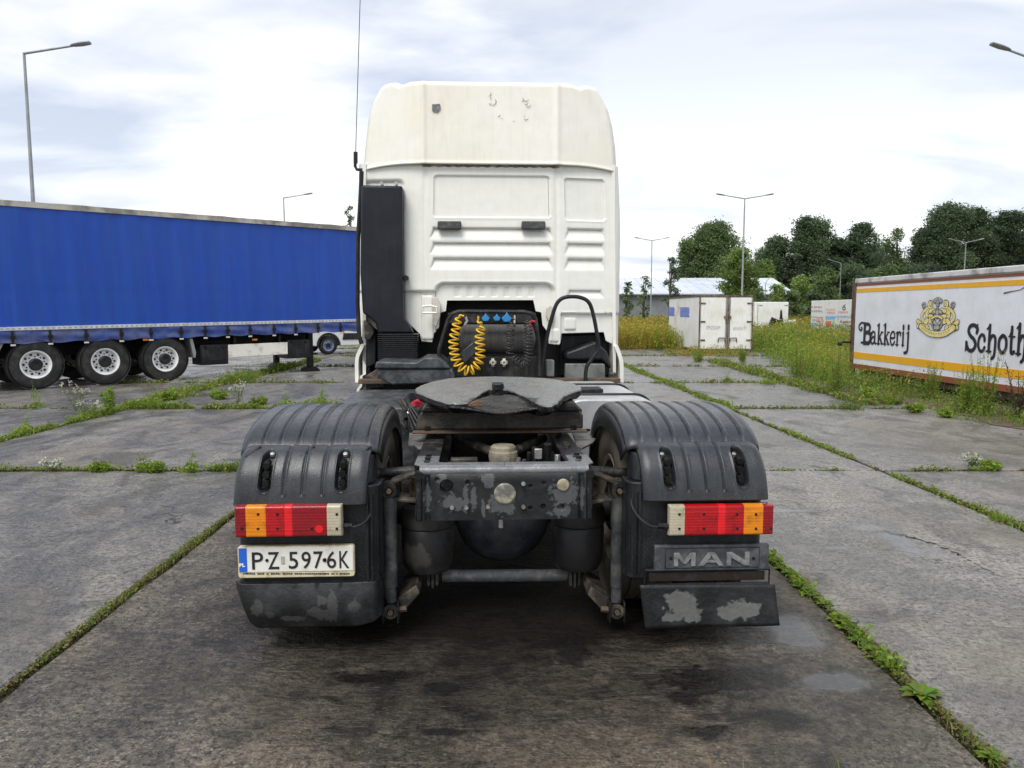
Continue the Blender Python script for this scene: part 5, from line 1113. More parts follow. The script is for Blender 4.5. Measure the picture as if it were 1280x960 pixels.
for a in (897.5, 912): MB().tube([(kx(a), -.06, kzf(427)), (kx(a) + .02, -.09, kzf(422.5)), (kx(a + 9) - .02, -.09, kzf(422.5)), (kx(a + 9), -.06, kzf(427))], .022, 8).build('handle', M_kr, ct)
for a in (906, 912): MB().box(kx(a) - .04, kx(a) + .04, -.08, -.03, kzf(398), kzf(395)).build('bar_keeper', M_kr, ct)
M_faint = mat('faded_purple_print', (.40, .30, .38), .6)
text_on('SPRZEDAM', .2, kx(891.5), -.034, kzf(409.5), M_faint, ct, 'lettering', width=kx(900) - kx(883), height=.14); text_on('601676171', .2, kx(924.3), -.034, kzf(410.5), M_faint, ct, 'lettering', width=kx(932) - kx(916.5), height=.13)
def kside(px, py): d, z = hit(px, py, KX, KY, R(90)); return d, z
for a, b, c, d in ((835.5, 384, 843, 395), (850.5, 384, 861.5, 396.5)):
    y1, zt_ = kside(a, b); y0, zb_ = kside(c, d); zb_ = kside((a + c) / 2, d)[1]; zt_ = kside((a + c) / 2, b)[1]; m_ = MB(); nr = 8
    for k in range(nr):
        f = (k + .15) / nr; g = (k + .85) / nr; wob = .03 * ((k * 7) % 5 - 2)
        m_.box(-.006, -.001, y0 + wob, y1 + wob * .5, zb_ + (zt_ - zb_) * f, zb_ + (zt_ - zb_) * g)
    m_.build('blue_square', mat('faded_blue_print', (.05, .12, .52), .6, 0, (.12, .2, .55), 9, .5, .6), ct, 0, kind='stuff')
m_ = MB(); pts = [kside(846 + 2.6 * math.sin((t - 379) / 24 * 6.0), t) for t in range(379, 404, 2)]; pts = [p for p in pts]; ribbon(m_, pts, .22, 0); m_.v = [(-.004, x, z) for x, y, z in m_.v]
m_.build('pink_flash', mat('faded_pink', (.70, .50, .46), .6, 0, (.72, .68, .66), 12, .45, .55), ct, 0)

# ---------------------------------------------------------------- farther white box, small crate and black post
Y2 = 42.0; x0, z1 = W(944, 377.5, Y2); x1, _ = W(986, 377.5, Y2)
b2 = thing('cargo_container', 'plain white box body standing in weeds behind the rusty container', 'container', (x0, Y2, 0), 0)
MB().box(0, x1 - x0, 0, 5, .15, z1).build('body', M_kw, b2, bevel=.03); MB().box(.14, .17, -.012, 0, .2, z1 - .1).build('corner_trim', M_grey, b2)
for px in (951, 983): x = W(px, 381, Y2)[0] - x0; MB().box(x - .1, x + .1, -.02, 0, W(px, 382, Y2)[1], W(px, 381, Y2)[1]).build('marker_lamp', M_grey, b2)
x, z = W(976.5, 400, 41.5); ps = MB(); ps.tube([(x, 41.5, 0), (x, 41.5, .9), (x - .02, 41.5, W(976, 387.5, 41.5)[1])], [.16, .12, .04], 8)
tag(ps.build('tarred_post', M_dark), 'black tapering post in the weeds before the plain white box', 'post')
x, z = W(969, 405, 41.3); dm_ = MB(); dm_.tube([(x - .25, 41.3, .7), (x - .1, 41.3, z + .2), (x + .1, 41.3, z + .05), (x + .22, 41.3, .8)], [.16, .22, .2, .15], 8)
tag(dm_.build('black_bundle', M_rubber), 'lumpy black bundle in weeds left of the tapering post', 'bundle')
x, z = W(989, 402, 44); s3 = MB().box(x - .28, x + .28, 44, 44.8, 0, z + .1).build('small_crate', M_kw, bevel=.03); tag(s3, 'small pale crate right of the plain white box', 'crate')

# ---------------------------------------------------------------- advertising trailer
AX, AY, AA = 15.83, 40.0, R(-89.5)
ad = thing('advert_trailer', 'white box trailer covered with coloured advertisements beyond the weeds', 'trailer', (AX, AY, 0), AA)
def A_(px, py): return hit(px, py, AX, AY, AA)
zt = A_(1013, 376)[1]; zb = A_(1013, 411)[1]
MB().box(0, 8, 0, 2.4, zb, zt).build('box', M_white, ad, bevel=.02); MB().box(.2, 7.8, .1, 2.2, zb - .25, zb - .02).build('chassis', M_dark, ad)
for x in (3.2, 4.4): wheel(ad, (x, .15, .4), (0, -1, 0), .4, .25, .22, 5, M_dark)
cl = {'r': mat('ad_red', (.62, .07, .08), .5), 'b': mat('ad_blue', (.10, .28, .62), .5), 'k': mat('ad_grey', (.10, .11, .15), .5), 'o': mat('ad_orange', (.72, .25, .12), .5), 'l': mat('ad_sky', (.35, .58, .80), .5), 'g': mat('ad_green', (.35, .55, .30), .5), 'p': mat('ad_pale_blue', (.55, .65, .85), .5)}
rq = random.Random(6)
def scrib(px0, px1, py, h, c, y=-.006, seed=1):
    "a line of far-off print: short upright and slanted strokes, too small to read"
    m_ = MB(); p = px0
    while p < px1:
        w_ = rq.uniform(1.0, 1.9); a, b = A_(p, py), A_(p + w_, py); hh = abs(A_(p, py - h / 2)[1] - A_(p, py + h / 2)[1]) / 2
        k = rq.random(); t = (b[0] - a[0])
        m_.box(a[0], a[0] + t * .3, y - .002, y, a[1] - hh, a[1] + hh)
        if k > .3: m_.box(a[0] + t * .3, a[0] + t * .8, y - .002, y, a[1] + hh * .6, a[1] + hh)
        if k > .6: m_.box(a[0] + t * .3, a[0] + t * .8, y - .002, y, a[1] - hh * .2, a[1] + hh * .2)
        if k < .5: m_.box(a[0] + t * .3, a[0] + t * .8, y - .002, y, a[1] - hh, a[1] - hh * .6)
        p += w_ + .35
    m_.build('print_line', cl[c], ad, 0, kind='stuff')
def patch(px0, py0, px1, py1, c, y=-.003, nm='print_patch'):
    x0, x1 = A_(px0, py0)[0], A_(px1, py0)[0]; zt_, zb_ = A_((px0 + px1) / 2, py0)[1], A_((px0 + px1) / 2, py1)[1]
    MB().box(x0, x1, y, 0, zb_, zt_).build(nm, cl[c], ad, 0)
scrib(1014, 1028, 384, 2.2, 'r'); scrib(1014.5, 1028, 389, 2.2, 'k'); scrib(1014, 1019.5, 396.5, 1.4, 'k'); scrib(1015.5, 1020, 400, 1.4, 'k'); scrib(1021, 1028.5, 399, 6, 'r'); scrib(1022, 1029, 405, 5, 'r')
patch(1013.6, 402, 1020.5, 408.3, 'p'); scrib(1014.5, 1020, 405, 2.5, 'b')
patch(1032, 394.5, 1044, 400, 'l'); scrib(1032, 1044, 397.5, 3, 'b'); scrib(1033, 1044, 387, 2.4, 'o'); scrib(1034, 1043, 391, 2.4, 'o'); patch(1032, 401, 1039.5, 410, 'o'); scrib(1033, 1039, 406, 5, 'r'); patch(1040.5, 401, 1043.5, 409, 'g')
scrib(1048.5, 1060, 390.5, 2.4, 'r'); scrib(1046, 1064, 396, 3, 'b'); scrib(1050, 1064, 402.5, 2.6, 'r'); scrib(1047, 1064, 408, 2.6, 'k')
x, z = A_(1055, 384); hh = abs(A_(1055, 380.5)[1] - A_(1055, 387)[1]) / 2; m_ = MB(); ribbon(m_, C([(x + .15, z + hh), (x - .12, z), (x - .08, z - hh), (x + .15, z - hh * .8), (x + .14, z - .1 * hh), (x - .05, z - .1 * hh)]), .06, -.006); m_.build('round_emblem', cl['k'], ad, 0)

# ---------------------------------------------------------------- warehouse
wh = thing('warehouse', 'long grey walled warehouse with pale metal roof behind the weeds and trees', 'building', (0, 0, 0))
YW, YR2 = 100., 112.; xr = W(991, 362, YW)[0]; xl = 6.; ze = W(860, 367.5, YW)[1]; zr = W(860, 347.5, YR2)[1]; xrr = W(966, 348, YR2)[0]
M_whw = mat('warehouse_wall', (.20, .215, .23), .7, 0, (.15, .165, .175), .5, .4, .6); M_whr = mat('warehouse_roof', (.62, .66, .72), .45, .1, (.52, .56, .62), .4, .4, .6)
k = 0; x = xl
while x < xr - .1:
    x2 = min(x + 3.0, xr); MB().box(x + .03, x2 - .03, YW, YW + .25, -.2, ze).build('wall_panel', M_whw, wh); x = x2
MB().box(xl, xr, YW + .05, YW + 24, -.2, ze - .05).build('wall_core', mat('warehouse_core', (.12, .13, .14), .8), wh)
MB().add([(xl, YW - .5, ze), (xr + .3, YW - .5, ze), (xrr, YR2, zr), (xl, YR2, zr), (xr + .3, YW + 24.5, ze), (xl, YW + 24.5, ze)], [(0, 1, 2, 3), (2, 4, 5, 3), (1, 4, 2), (0, 3, 5), (0, 5, 4, 1)]).build('roof', M_whr, wh, 0)
m_ = MB()
for k in range(int((xrr - xl) / 1.5)):
    x = xl + 1.5 * k; m_.beam((x, YW - .4, ze + .05), (x, YR2, zr + .05), .08, .06)
m_.build('roof_seams', M_whr, wh, 0, kind='stuff')
MB().box(xl, xr, YW - .62, YW - .5, ze - .15, ze + .02).build('gutter', M_grey, wh)

# ---------------------------------------------------------------- street lamps
def lamp_post(label, px, py_top, Y, arms, arm_len=2.0, rise=.35, group=None, rot=0., r_=.085, head=True):
    x, z = W(px, py_top, Y); t = thing('street_lamp', label, 'street lamp', (x, Y, 0), rot, group)
    MB().tube([(0, 0, 0), (0, 0, z * .5), (0, 0, z)], [r_, r_ * .75, r_ * .5], 10).build('pole', M_grey, t)
    MB().tube([(0, 0, 0), (0, 0, .9)], [r_ * 1.5, r_ * 1.4], 10).build('pole_base', M_grey, t)
    for s in arms:
        MB().tube([(0, 0, z - .02), (s * arm_len * .75, 0, z - .02 + rise * .75)], [.045, .035], 8).build('arm', M_grey, t)
        a = Vector((s * arm_len * .72, 0, z + rise * .72)); b = Vector((s * (arm_len + .05), 0, z + rise * 1.0)); m_ = MB(); d = (b - a)
        m_.tube([a, a + d * .15, a + d * .5, b - d * .05, b], [.03, .05, .065, .055, .02], 8); m_.v = [(p[0], p[1] * 2.0, p[2] * 1.0) for p in m_.v]
        m_.build('lamp_head', M_grey, t)
    return t
lamp_post('tall grey single arm street lamp rising behind the left end of the blue trailer', 30, 66, 25.5, (1,), 2.15, .32)
lamp_post('single arm street lamp above the right part of the blue trailer roof', 354.5, 247, 57, (1,), 2.1, .32)
lamp_post('double arm street lamp behind the rusty white container, nearest of the double ones', 931, 248, 54.6, (-1, 1), 2.0, .32)
lamp_post('double arm street lamp left of the rusty white container, beside the cab', 815, 300.5, 90, (-1, 1), 2.0, .35)
lamp_post('double arm street lamp showing above the bakery trailer roof', 1207.5, 303, 88, (-1, 1), 2.0, .42)
lamp_post('single arm street lamp over the trees between advert trailer and bakery trailer', 1051.5, 329, 112, (-1,), 2.0, .6)
lamp_post('street lamp at the right edge, only its arm and head inside the picture', 1322, 84, 25.5, (-1,), 2.2, .75)
x, z = W(957, 352, 85); tl = thing('curved_lamp', 'thin grey lamp with curved top behind the plain white box', 'street lamp', (x, 85, 0))
MB().tube([(0, 0, 0), (0, 0, z - .3)], .05, 6).build('pole', M_grey, tl); MB().tube(C([(0, 0, z - .3), (.1, 0, z), (.35, 0, z + .35), (.6, 0, z + .5)]), [.04] * 16, 6).build('lamp_head', M_grey, tl)

# ================================================================ vegetation
def leafmat(name, tr=.35, rough=.55):
    m = new_mat(name); nt = m.node_tree; a = N(nt, 'ShaderNodeAttribute', attribute_name='Col').outputs['Color']
    p = N(nt, 'ShaderNodeBsdfPrincipled', {'Base Color': a, 'Roughness': rough}); t = N(nt, 'ShaderNodeBsdfTranslucent', {'Color': a})
    ms = N(nt, 'ShaderNodeMixShader', {0: tr, 1: p.outputs[0], 2: t.outputs[0]}); nt.links.new(ms.outputs[0], N(nt, 'ShaderNodeOutputMaterial').inputs[0]); return m
M_leaf = leafmat('leaf', .5); M_bark = mat('bark', (.10, .085, .065), .85, 0, (.05, .042, .035), 4, .4, .6, 1, 20)
def np_obj(name, V, F, C, m, parent=None, **props):
    "V (n,3); F (k,3 or 4) ; C (n,3)"
    me = bpy.data.meshes.new(name); k = F.shape[1]; me.vertices.add(len(V)); me.vertices.foreach_set('co', V.astype(np.float32).ravel())
    me.loops.add(F.size); me.loops.foreach_set('vertex_index', F.astype(np.int32).ravel()); me.polygons.add(len(F))
    me.polygons.foreach_set('loop_start', np.arange(0, F.size, k, dtype=np.int32)); me.polygons.foreach_set('loop_total', np.full(len(F), k, dtype=np.int32))
    me.update(); at = me.color_attributes.new('Col', 'FLOAT_COLOR', 'POINT')
    at.data.foreach_set('color', np.concatenate([C, np.ones((len(C), 1))], 1).astype(np.float32).ravel())
    return obj(name, me, m, parent, 0, **props)
def unit(a): return a / np.maximum(1e-9, np.linalg.norm(a, axis=1, keepdims=True))
def leaves(rs, P, size, col, aspect=.5, flat=0.):
    "rhombic leaves at P, size (n,), col (n,3)"
    n = len(P); d = unit(rs.normal(size=(n, 3)) * np.array([1, 1, 1 - flat])); q = unit(np.cross(d, rs.normal(size=(n, 3)))); s = size[:, None]
    V = np.stack([P - d * s * .5, P + q * s * aspect * .5, P + d * s * .5, P - q * s * aspect * .5], 1).reshape(-1, 3)
    return V, np.arange(4 * n).reshape(n, 4), np.repeat(col, 4, 0)
def jit(rs, base, n, a=.25, hue=.12):
    b = np.array(base)[None] * (1 + rs.uniform(-a, a, (n, 1))); return np.clip(b * (1 + rs.uniform(-hue, hue, (n, 3))), .002, .9)
def blades(rs, P, h, wd, col, lean=.45):
    "bent grass blades: two quads folded to a tip"
    n = len(P); a = rs.uniform(0, 2 * np.pi, n); L_ = np.stack([np.cos(a), np.sin(a), 0 * a], 1); Wd = np.stack([-np.sin(a), np.cos(a), 0 * a], 1) * wd[:, None] / 2
    ln = rs.uniform(.1, 1, n)[:, None] * lean * h[:, None]; up = np.array([0, 0, 1.])[None] * h[:, None]
    b1, b2 = P + ln * L_ * .35 + up * .55, P + ln * L_ + up * (1 - .25 * lean)
    V = np.stack([P - Wd, P + Wd, b1 + Wd * .8, b1 - Wd * .8, b2], 1).reshape(-1, 3); i = np.arange(n)[:, None] * 5
    F = np.concatenate([i + [0, 1, 2], i + [0, 2, 3], i + [3, 2, 4]], 0); return V, F, np.repeat(col, 5, 0)
class Acc:
    def __init__(s): s.V, s.F, s.C, s.n = [], [], [], 0
    def add(s, t):
        V, F, C_ = t
        if F.shape[1] == 4: F = np.concatenate([F[:, [0, 1, 2]], F[:, [0, 2, 3]]], 0)
        s.V.append(V); s.F.append(F + s.n); s.C.append(C_); s.n += len(V)
    def build(s, name, m=None, parent=None, **props): return np_obj(name, np.concatenate(s.V), np.concatenate(s.F), np.concatenate(s.C), m or M_leaf, parent, **props)
GRN, LIME, DRY, DEEP, OCH = (.12, .185, .03), (.23, .33, .035), (.27, .21, .09), (.035, .062, .016), (.42, .29, .045)

# ---- what grows in the joints between the slabs
rs = np.random.RandomState(11); JG = Acc()
def joint(p0, p1, dens, h0, h1, wd, spread, lush=.5, dry=.15, seed=0, leafy=.3, thr=.35):
    p0, p1 = np.array(p0, float), np.array(p1, float); ln = np.linalg.norm(p1 - p0); n = int(dens * ln); t = rs.uniform(0, 1, n); s = t * ln + seed * 13.7
    f = .5 + .25 * np.sin(s * 1.9 + seed) + .2 * np.sin(s * 4.7 + 2 * seed) + .18 * np.sin(s * 11.3 + seed * 3)
    keep = f + rs.uniform(-.12, .12, n) > thr; t, f = t[keep], f[keep]; n = len(t)
    if n == 0: return
    d = (p1 - p0) / ln; nn = np.array([-d[1], d[0]]); xy = p0[None] + (p1 - p0)[None] * t[:, None] + nn[None] * rs.normal(0, 1, n)[:, None] * spread * (.35 + f[:, None])
    P = np.concatenate([xy, np.full((n, 1), -.015)], 1); h = rs.uniform(h0, h1, n) * (.35 + f * 1.1)
    col = np.where(rs.uniform(size=(n, 1)) < dry, jit(rs, DRY, n), np.where(rs.uniform(size=(n, 1)) < lush, jit(rs, LIME, n), jit(rs, GRN, n)))
    lf = rs.uniform(size=n) < leafy
    JG.add(blades(rs, P[~lf], h[~lf], rs.uniform(.6, 1.3, (~lf).sum()) * wd, col[~lf], .8))
    if lf.sum():
        Q = P[lf].copy(); Q[:, 2] += h[lf] * rs.uniform(.2, .8, lf.sum()) + .02
        JG.add(leaves(rs, Q, rs.uniform(.7, 1.6, lf.sum()) * wd * 3.2, col[lf], .55, .5))
    # moss and litter on the joint bed
    k = int(n * 1.1); Q = P[rs.randint(0, n, k)].copy(); Q[:, :2] += rs.normal(0, spread * .5, (k, 2)); Q[:, 2] = rs.uniform(-.02, .006, k)
    JG.add(leaves(rs, Q, rs.uniform(.008, .02, k) * max(1, wd / .006), jit(rs, (.085, .075, .03), k, .5), .8, .7))
XA = lambda k, y: XL[k][0] + XL[k][1] * y
def jl(k, y0, y1, *a, **b): joint((XA(k, y0), y0), (XA(k, y1), y1), *a, **b)
jl(7, 1.6, 7.4, 1100, .012, .045, .0045, .018, lush=.35, dry=.40, seed=1, thr=.30)
jl(7, 1.6, 7.4, 900, .006, .016, .004, .016, lush=.15, dry=.5, seed=51, thr=.0, leafy=.5)
jl(8, 1.6, 7.4, 700, .006, .016, .004, .014, lush=.2, dry=.5, seed=52, thr=.0, leafy=.5)
jl(7, 7.4, 14, 200, .02, .06, .008, .025, seed=2)
jl(8, 1.6, 3.2, 900, .012, .045, .006, .014, lush=.4, dry=.4, seed=3, thr=.22)
jl(8, 3.2, 5.0, 900, .02, .065, .009, .022, lush=.65, dry=.08, seed=4, leafy=.5, thr=.42)
jl(8, 5.0, 14, 300, .02, .06, .008, .02, seed=5)
jl(9, 4.5, 12.3, 620, .015, .05, .008, .030, lush=.7, dry=.18, seed=6, thr=.30, leafy=.45)
jl(9, 12.3, 30, 420, .03, .10, .014, .055, lush=.75, dry=.12, seed=7, thr=.1, leafy=.5)
jl(6, 8.8, 12.4, 900, .03, .16, .010, .05, lush=.8, dry=.1, seed=8, thr=.1, leafy=.5)
jl(6, 12.2, 24, 700, .04, .20, .014, .10, lush=.75, dry=.12, seed=9, thr=.05, leafy=.5)
joint((-9, 7.43), (-2.1, 7.43), 620, .02, .07, .008, .020, lush=.6, dry=.15, seed=10, thr=.22, leafy=.4)
joint((-3.0, 7.43), (-2.1, 7.44), 900, .05, .16, .008, .03, lush=.7, dry=.1, seed=30, thr=.1, leafy=.3)
joint((1.6, 7.43), (3.7, 7.43), 350, .015, .05, .008, .018, lush=.6, seed=11, thr=.38); joint((3.7, 7.43), (7, 7.43), 500, .02, .07, .009, .022, lush=.6, seed=12, thr=.30)
joint((-9.5, 12.2), (-6.3, 12.2), 200, .03, .08, .012, .03, seed=13); joint((-6.3, 12.2), (-2.2, 12.2), 900, .04, .18, .012, .06, lush=.7, dry=.08, seed=14, thr=.12, leafy=.5)
joint((2.2, 12.2), (3.6, 12.2), 260, .02, .06, .01, .025, seed=15); joint((3.6, 12.2), (7, 12.2), 420, .02, .08, .012, .03, seed=16, dry=.25, thr=.3)
for j, (y, x0, x1) in enumerate(((16.6, -9, -2.2), (16.6, 2, 7.5), (21.5, -6, -2), (21.5, 2.5, 8), (26.4, -6, -2), (26.4, 3, 9), (31.3, -8, 8), (36.2, -8, 7))):
    joint((x0, y), (x1, y), 170, .03, .12, .018, .05, lush=.6, dry=.25, seed=17 + j, thr=.3)
jl(10, 7, 14, 300, .03, .1, .012, .05, dry=.3, seed=29)
joint((6.05, 12.6), (6.3, 24), 800, .04, .2, .016, .10, lush=.6, dry=.25, seed=31, thr=.1, leafy=.4)
joint((.2, 2.44), (2.2, 2.36), 55, .04, .11, .005, .02, lush=.3, dry=.5, seed=33, thr=.52, leafy=.0); joint((-2, 2.38), (.2, 2.38), 120, .01, .035, .005, .015, seed=34, thr=.5, leafy=.1)
JG.build('joint_weeds', kind='stuff')

# ---- tall weed meadow behind and between the containers
WF = Acc(); rs = np.random.RandomState(5)
def meadow(poly, n, h0, h1, mixc, wd=.03, per=7, cl=.0):
    (x0, x1), (y0, y1) = poly[0], poly[1]; X = rs.uniform(x0, x1, n); Y = rs.uniform(y0, y1, n)
    if len(poly) > 2: k = poly[2](X, Y); X, Y = X[k], Y[k]
    n = len(X); den = .5 + .3 * np.sin(X * .9 + Y * .33) + .25 * np.sin(X * 2.3 - Y * .8); k = den + rs.uniform(-.4, .4, n) > cl; X, Y, den = X[k], Y[k], den[k]; n = len(X)
    H_ = rs.uniform(h0, h1, n) * (.75 + .4 * den); r_ = rs.uniform(size=n); base = np.zeros((n, 3)); acc = 0
    tone = .5 + .5 * np.sin(X * .7 + 1.3 * np.sin(Y * .4)) ; r_ = np.clip(r_ * .55 + tone * .45, 0, .999)
    for c, p_ in mixc: m_ = (r_ >= acc) & (r_ < acc + p_); base[m_] = c; acc += p_
    P = np.stack([X, Y, np.full(n, -.03)], 1)
    WF.add(blades(rs, P, H_, np.full(n, wd * .5), base * .9, .25))
    for j in range(per):
        t = rs.uniform(.15, 1.0, n); Q = P + np.stack([rs.normal(0, .07, n), rs.normal(0, .07, n), H_ * t], 1)
        c = base * rs.uniform(.7, 1.3, (n, 1)); top = (t > .8) & (rs.uniform(size=n) < (.4 if mixc is yel else .18)); c[top] = np.array(OCH) * rs.uniform(.7, 1.5, (top.sum(), 1))
        WF.add(leaves(rs, Q, rs.uniform(1.6, 3.6, n) * wd, c, .4))
yel = [(LIME, .35), (OCH, .33), (GRN, .18), (DRY, .14)]; grn_ = [(GRN, .34), (LIME, .44), (OCH, .07), (DRY, .15)]
meadow(((2.6, 7.4), (30.5, 40)), 5200, .6, 1.15, yel, .036)
meadow(((9.1, 24), (26.5, 46), lambda X, Y: (X > 9.2) & (X < Y * .52) & (Y > 27.5 + (X - 9.2) * -.55)), 13000, .6, 1.15, grn_, .036)
meadow(((6.5, 10.5), (17.6, 30), lambda X, Y: (X > 6.6 + (Y - 15.2) * .22 + .35 * np.sin(Y * 1.9) + rs.normal(0, .28, len(X))) & ~((X > 6.9) & (X < 9.3) & (Y > 27.6)) & (X < 6.4 + (Y - 14) * .45)), 4200, .25, .8, grn_, .026)
meadow(((6.4, 7.9), (13.5, 19), lambda X, Y: X > 6.45 + np.abs(Y - 14) * .14 + rs.normal(0, .12, len(X))), 1900, .12, .6, grn_, .020, cl=.1)
meadow(((3, 40), (40, 97)), 9000, .7, 1.2, yel, .07, 5)
meadow(((-14, 3), (56, 97)), 2500, .6, 1.0, yel, .07, 4)
meadow(((-8, -2.5), (33, 40)), 1500, .2, .6, grn_, .03, 5)
meadow(((6.3, 7.9), (7.0, 14.2), lambda X, Y: X > 6.75 + .35 * np.sin(Y * 2.1) + (Y < 9) * .2), 2300, .05, .30, [(GRN, .4), (LIME, .28), (DRY, .24), (OCH, .08)], .013, 6, .1)
meadow(((-7.4, -5.6), (12.5, 21)), 500, .05, .3, grn_, .015, 6, .5)
meadow(((5.6, 9.6), (26.5, 27.9)), 420, .08, .42, yel, .026, 6, .2)
WF.build('weed_meadow', kind='stuff')
# bare earth and litter along the bakery body
m_ = MB(); pr_ = []; rq = random.Random(9)
for k in range(40): y = 3 + 15.2 * k / 39; pr_.append((6.65 + .9 * max(0, (11.5 - y) / 3) + .22 * math.sin(y * 1.7) + .12 * math.sin(y * 4.1) + rq.uniform(-.05, .05), y))
m_.add([(a, b, .010) for a, b in pr_] + [(14.5, b, .022) for a, b in pr_], [(k, 40 + k, 41 + k, k + 1) for k in range(39)]); m_.build('earth_bank', mat('earth', (.075, .058, .04), .95, 0, (.14, .11, .075), 6, .42, .6, 1.5, 30), kind='structure')

# ---- single weeds one can point at
def weed(kind, px, py, h, label, seed, wdt=.2, name='weed', group=None):
    x, y = G(px, py); rs = np.random.RandomState(seed); A = Acc(); sc = max(.6, y / 9.)
    if kind == 'bush':
        n = 15; 
        for k in range(n):
            a = rs.uniform(0, 6.28); tip = np.array([math.cos(a) * wdt * rs.uniform(.1, .5), math.sin(a) * wdt * rs.uniform(.1, .5), h * rs.uniform(.55, 1)])
            t = rs.uniform(.1, 1, 34)[:, None]; P = tip[None] * t + rs.normal(0, .022, (34, 3)); P[:, 2] = np.abs(P[:, 2])
            A.add(leaves(rs, P, rs.uniform(.03, .065, 34) * sc ** .5, jit(rs, LIME if rs.uniform() < .75 else GRN, 34), .5, .3)); A.add(blades(rs, np.zeros((1, 3)), np.array([h * .8]), np.array([.008]), jit(rs, GRN, 1)))
    elif kind == 'stalk':
        for k in range(3):
            a = rs.uniform(0, 6.28); tip = np.array([math.cos(a) * wdt * .35, math.sin(a) * wdt * .35, h * (1 if k == 0 else rs.uniform(.4, .75))]); m = 26
            t = np.linspace(.12, 1, m)[:, None]; off = rs.normal(0, 1, (m, 3)) * .03 * (1.3 - t); A.add(leaves(rs, tip[None] * t + off, rs.uniform(.04, .075, m) * (1.15 - .5 * t[:, 0]), jit(rs, LIME, m), .32, .2))
            b = np.array([[0, 0, 0.]]); A.add((np.concatenate([[[-.004, 0, 0], [.004, 0, 0]], [tip + [.002, 0, 0], tip - [.002, 0, 0]]]), np.array([[0, 1, 2, 3]]), jit(rs, GRN, 1).repeat(4, 0)))
        m = 90; P = rs.normal(0, 1, (m, 3)) * [wdt * .4, wdt * .3, 0]; P[:, 2] = rs.uniform(0, .08, m); A.add(leaves(rs, P, rs.uniform(.03, .06, m), jit(rs, LIME, m), .5, .4))
    elif kind == 'flower':
        for k in range(8):
            a = rs.uniform(0, 6.28); tip = np.array([math.cos(a) * wdt * .7, math.sin(a) * wdt * .5, h * rs.uniform(.6, 1)]); m = 12; t = rs.uniform(.1, .9, m)[:, None]
            A.add((np.concatenate([[[-.004, 0, 0], [.004, 0, 0]], [tip + [.003, 0, 0], tip - [.003, 0, 0]]]), np.array([[0, 1, 2, 3]]), jit(rs, (.13, .16, .05), 1).repeat(4, 0)))
            A.add(leaves(rs, tip[None] * t + rs.normal(0, .02, (m, 3)), rs.uniform(.03, .05, m), jit(rs, (.13, .18, .05), m), .4)); q = 9
            A.add(leaves(rs, tip[None] + rs.normal(0, .022, (q, 3)), rs.uniform(.022, .036, q), jit(rs, (.62, .62, .50), q, .1, .05), .9))
    elif kind == 'tall':
        for k in range(30):
            a = rs.uniform(0, 6.28); r_ = rs.uniform(.1, 1) * wdt; tip = np.array([math.cos(a) * r_, math.sin(a) * r_, h * rs.uniform(.45, 1)]); b0 = np.array([math.cos(a) * r_ * .4, math.sin(a) * r_ * .4, 0]); m = 40
            t = rs.uniform(.08, 1, m)[:, None]; P = b0[None] + (tip - b0)[None] * t + rs.normal(0, .030, (m, 3)) * (1.3 - t); c0 = LIME if rs.uniform() < .6 else (GRN if rs.uniform() < .7 else DRY)
            c = jit(rs, c0, m); c[(t[:, 0] > .85) & (rs.uniform(size=m) < .3)] = OCH; A.add(leaves(rs, P, rs.uniform(.035, .085, m) * (1.2 - .6 * t[:, 0]), c, .22))
            A.add((np.array([b0 + [-.004, 0, 0], b0 + [.004, 0, 0], tip + [.002, 0, 0], tip - [.002, 0, 0]]), np.array([[0, 1, 2, 3]]), jit(rs, c0, 1).repeat(4, 0) * .8))
    elif kind == 'tuft':
        m = 160; P = rs.normal(0, 1, (m, 3)) * [wdt * .3, wdt * .25, 0]; A.add(blades(rs, P, rs.uniform(.3, 1, m) * h, rs.uniform(.004, .009, m) * sc, jit(rs, LIME if h < .2 else GRN, m), .9))
        m = 50; P = rs.normal(0, 1, (m, 3)) * [wdt * .45, wdt * .4, 0]; P[:, 2] = rs.uniform(0, .04, m); A.add(leaves(rs, P, rs.uniform(.02, .04, m) * sc ** .5, jit(rs, GRN, m), .5, .5))
    elif kind == 'bramble':
        for k in range(26):
            a = rs.uniform(0, 6.28); r_ = rs.uniform(.2, 1) * wdt; tip = np.array([math.cos(a) * r_, math.sin(a) * r_, h * rs.uniform(.3, 1)]); m = 22; t = rs.uniform(.1, 1, m)[:, None]; c0 = (.05, .04, .035) if k % 3 else GRN
            A.add((np.array([[-.005, 0, 0], [.005, 0, 0], tip + [.003, 0, 0], tip - [.003, 0, 0]]), np.array([[0, 1, 2, 3]]), jit(rs, (.07, .045, .04), 1).repeat(4, 0))); A.add(leaves(rs, tip[None] * t + rs.normal(0, .035, (m, 3)), rs.uniform(.02, .05, m), jit(rs, c0, m), .4))
    o = A.build(name); o.location = (x, y, 0); return tag(o, label, 'weed', group)
weed('stalk', 45, 510, .44, 'leafy green weed before the rearmost wheel of the blue trailer', 1, .22)
weed('flower', 95, 514, .50, 'pale flowering weed left of the bright lime bush', 2, .30)
weed('bush', 137, 519, .44, 'bright lime green bushy weed in front of the blue trailer wheels', 3, .26)
weed('flower', 112, 522, .24, 'low pale flowering weed touching the lime bush', 4, .22)
weed('stalk', 190, 503, .36, 'upright weed before the foremost trailer wheel', 5, .3); weed('bush', 212, 500, .14, 'low spreading weed right of the upright one before the foremost trailer wheel', 6, .42)
weed('stalk', 30, 542, .26, 'weed at the left picture edge where two grassy joints meet', 7, .2)
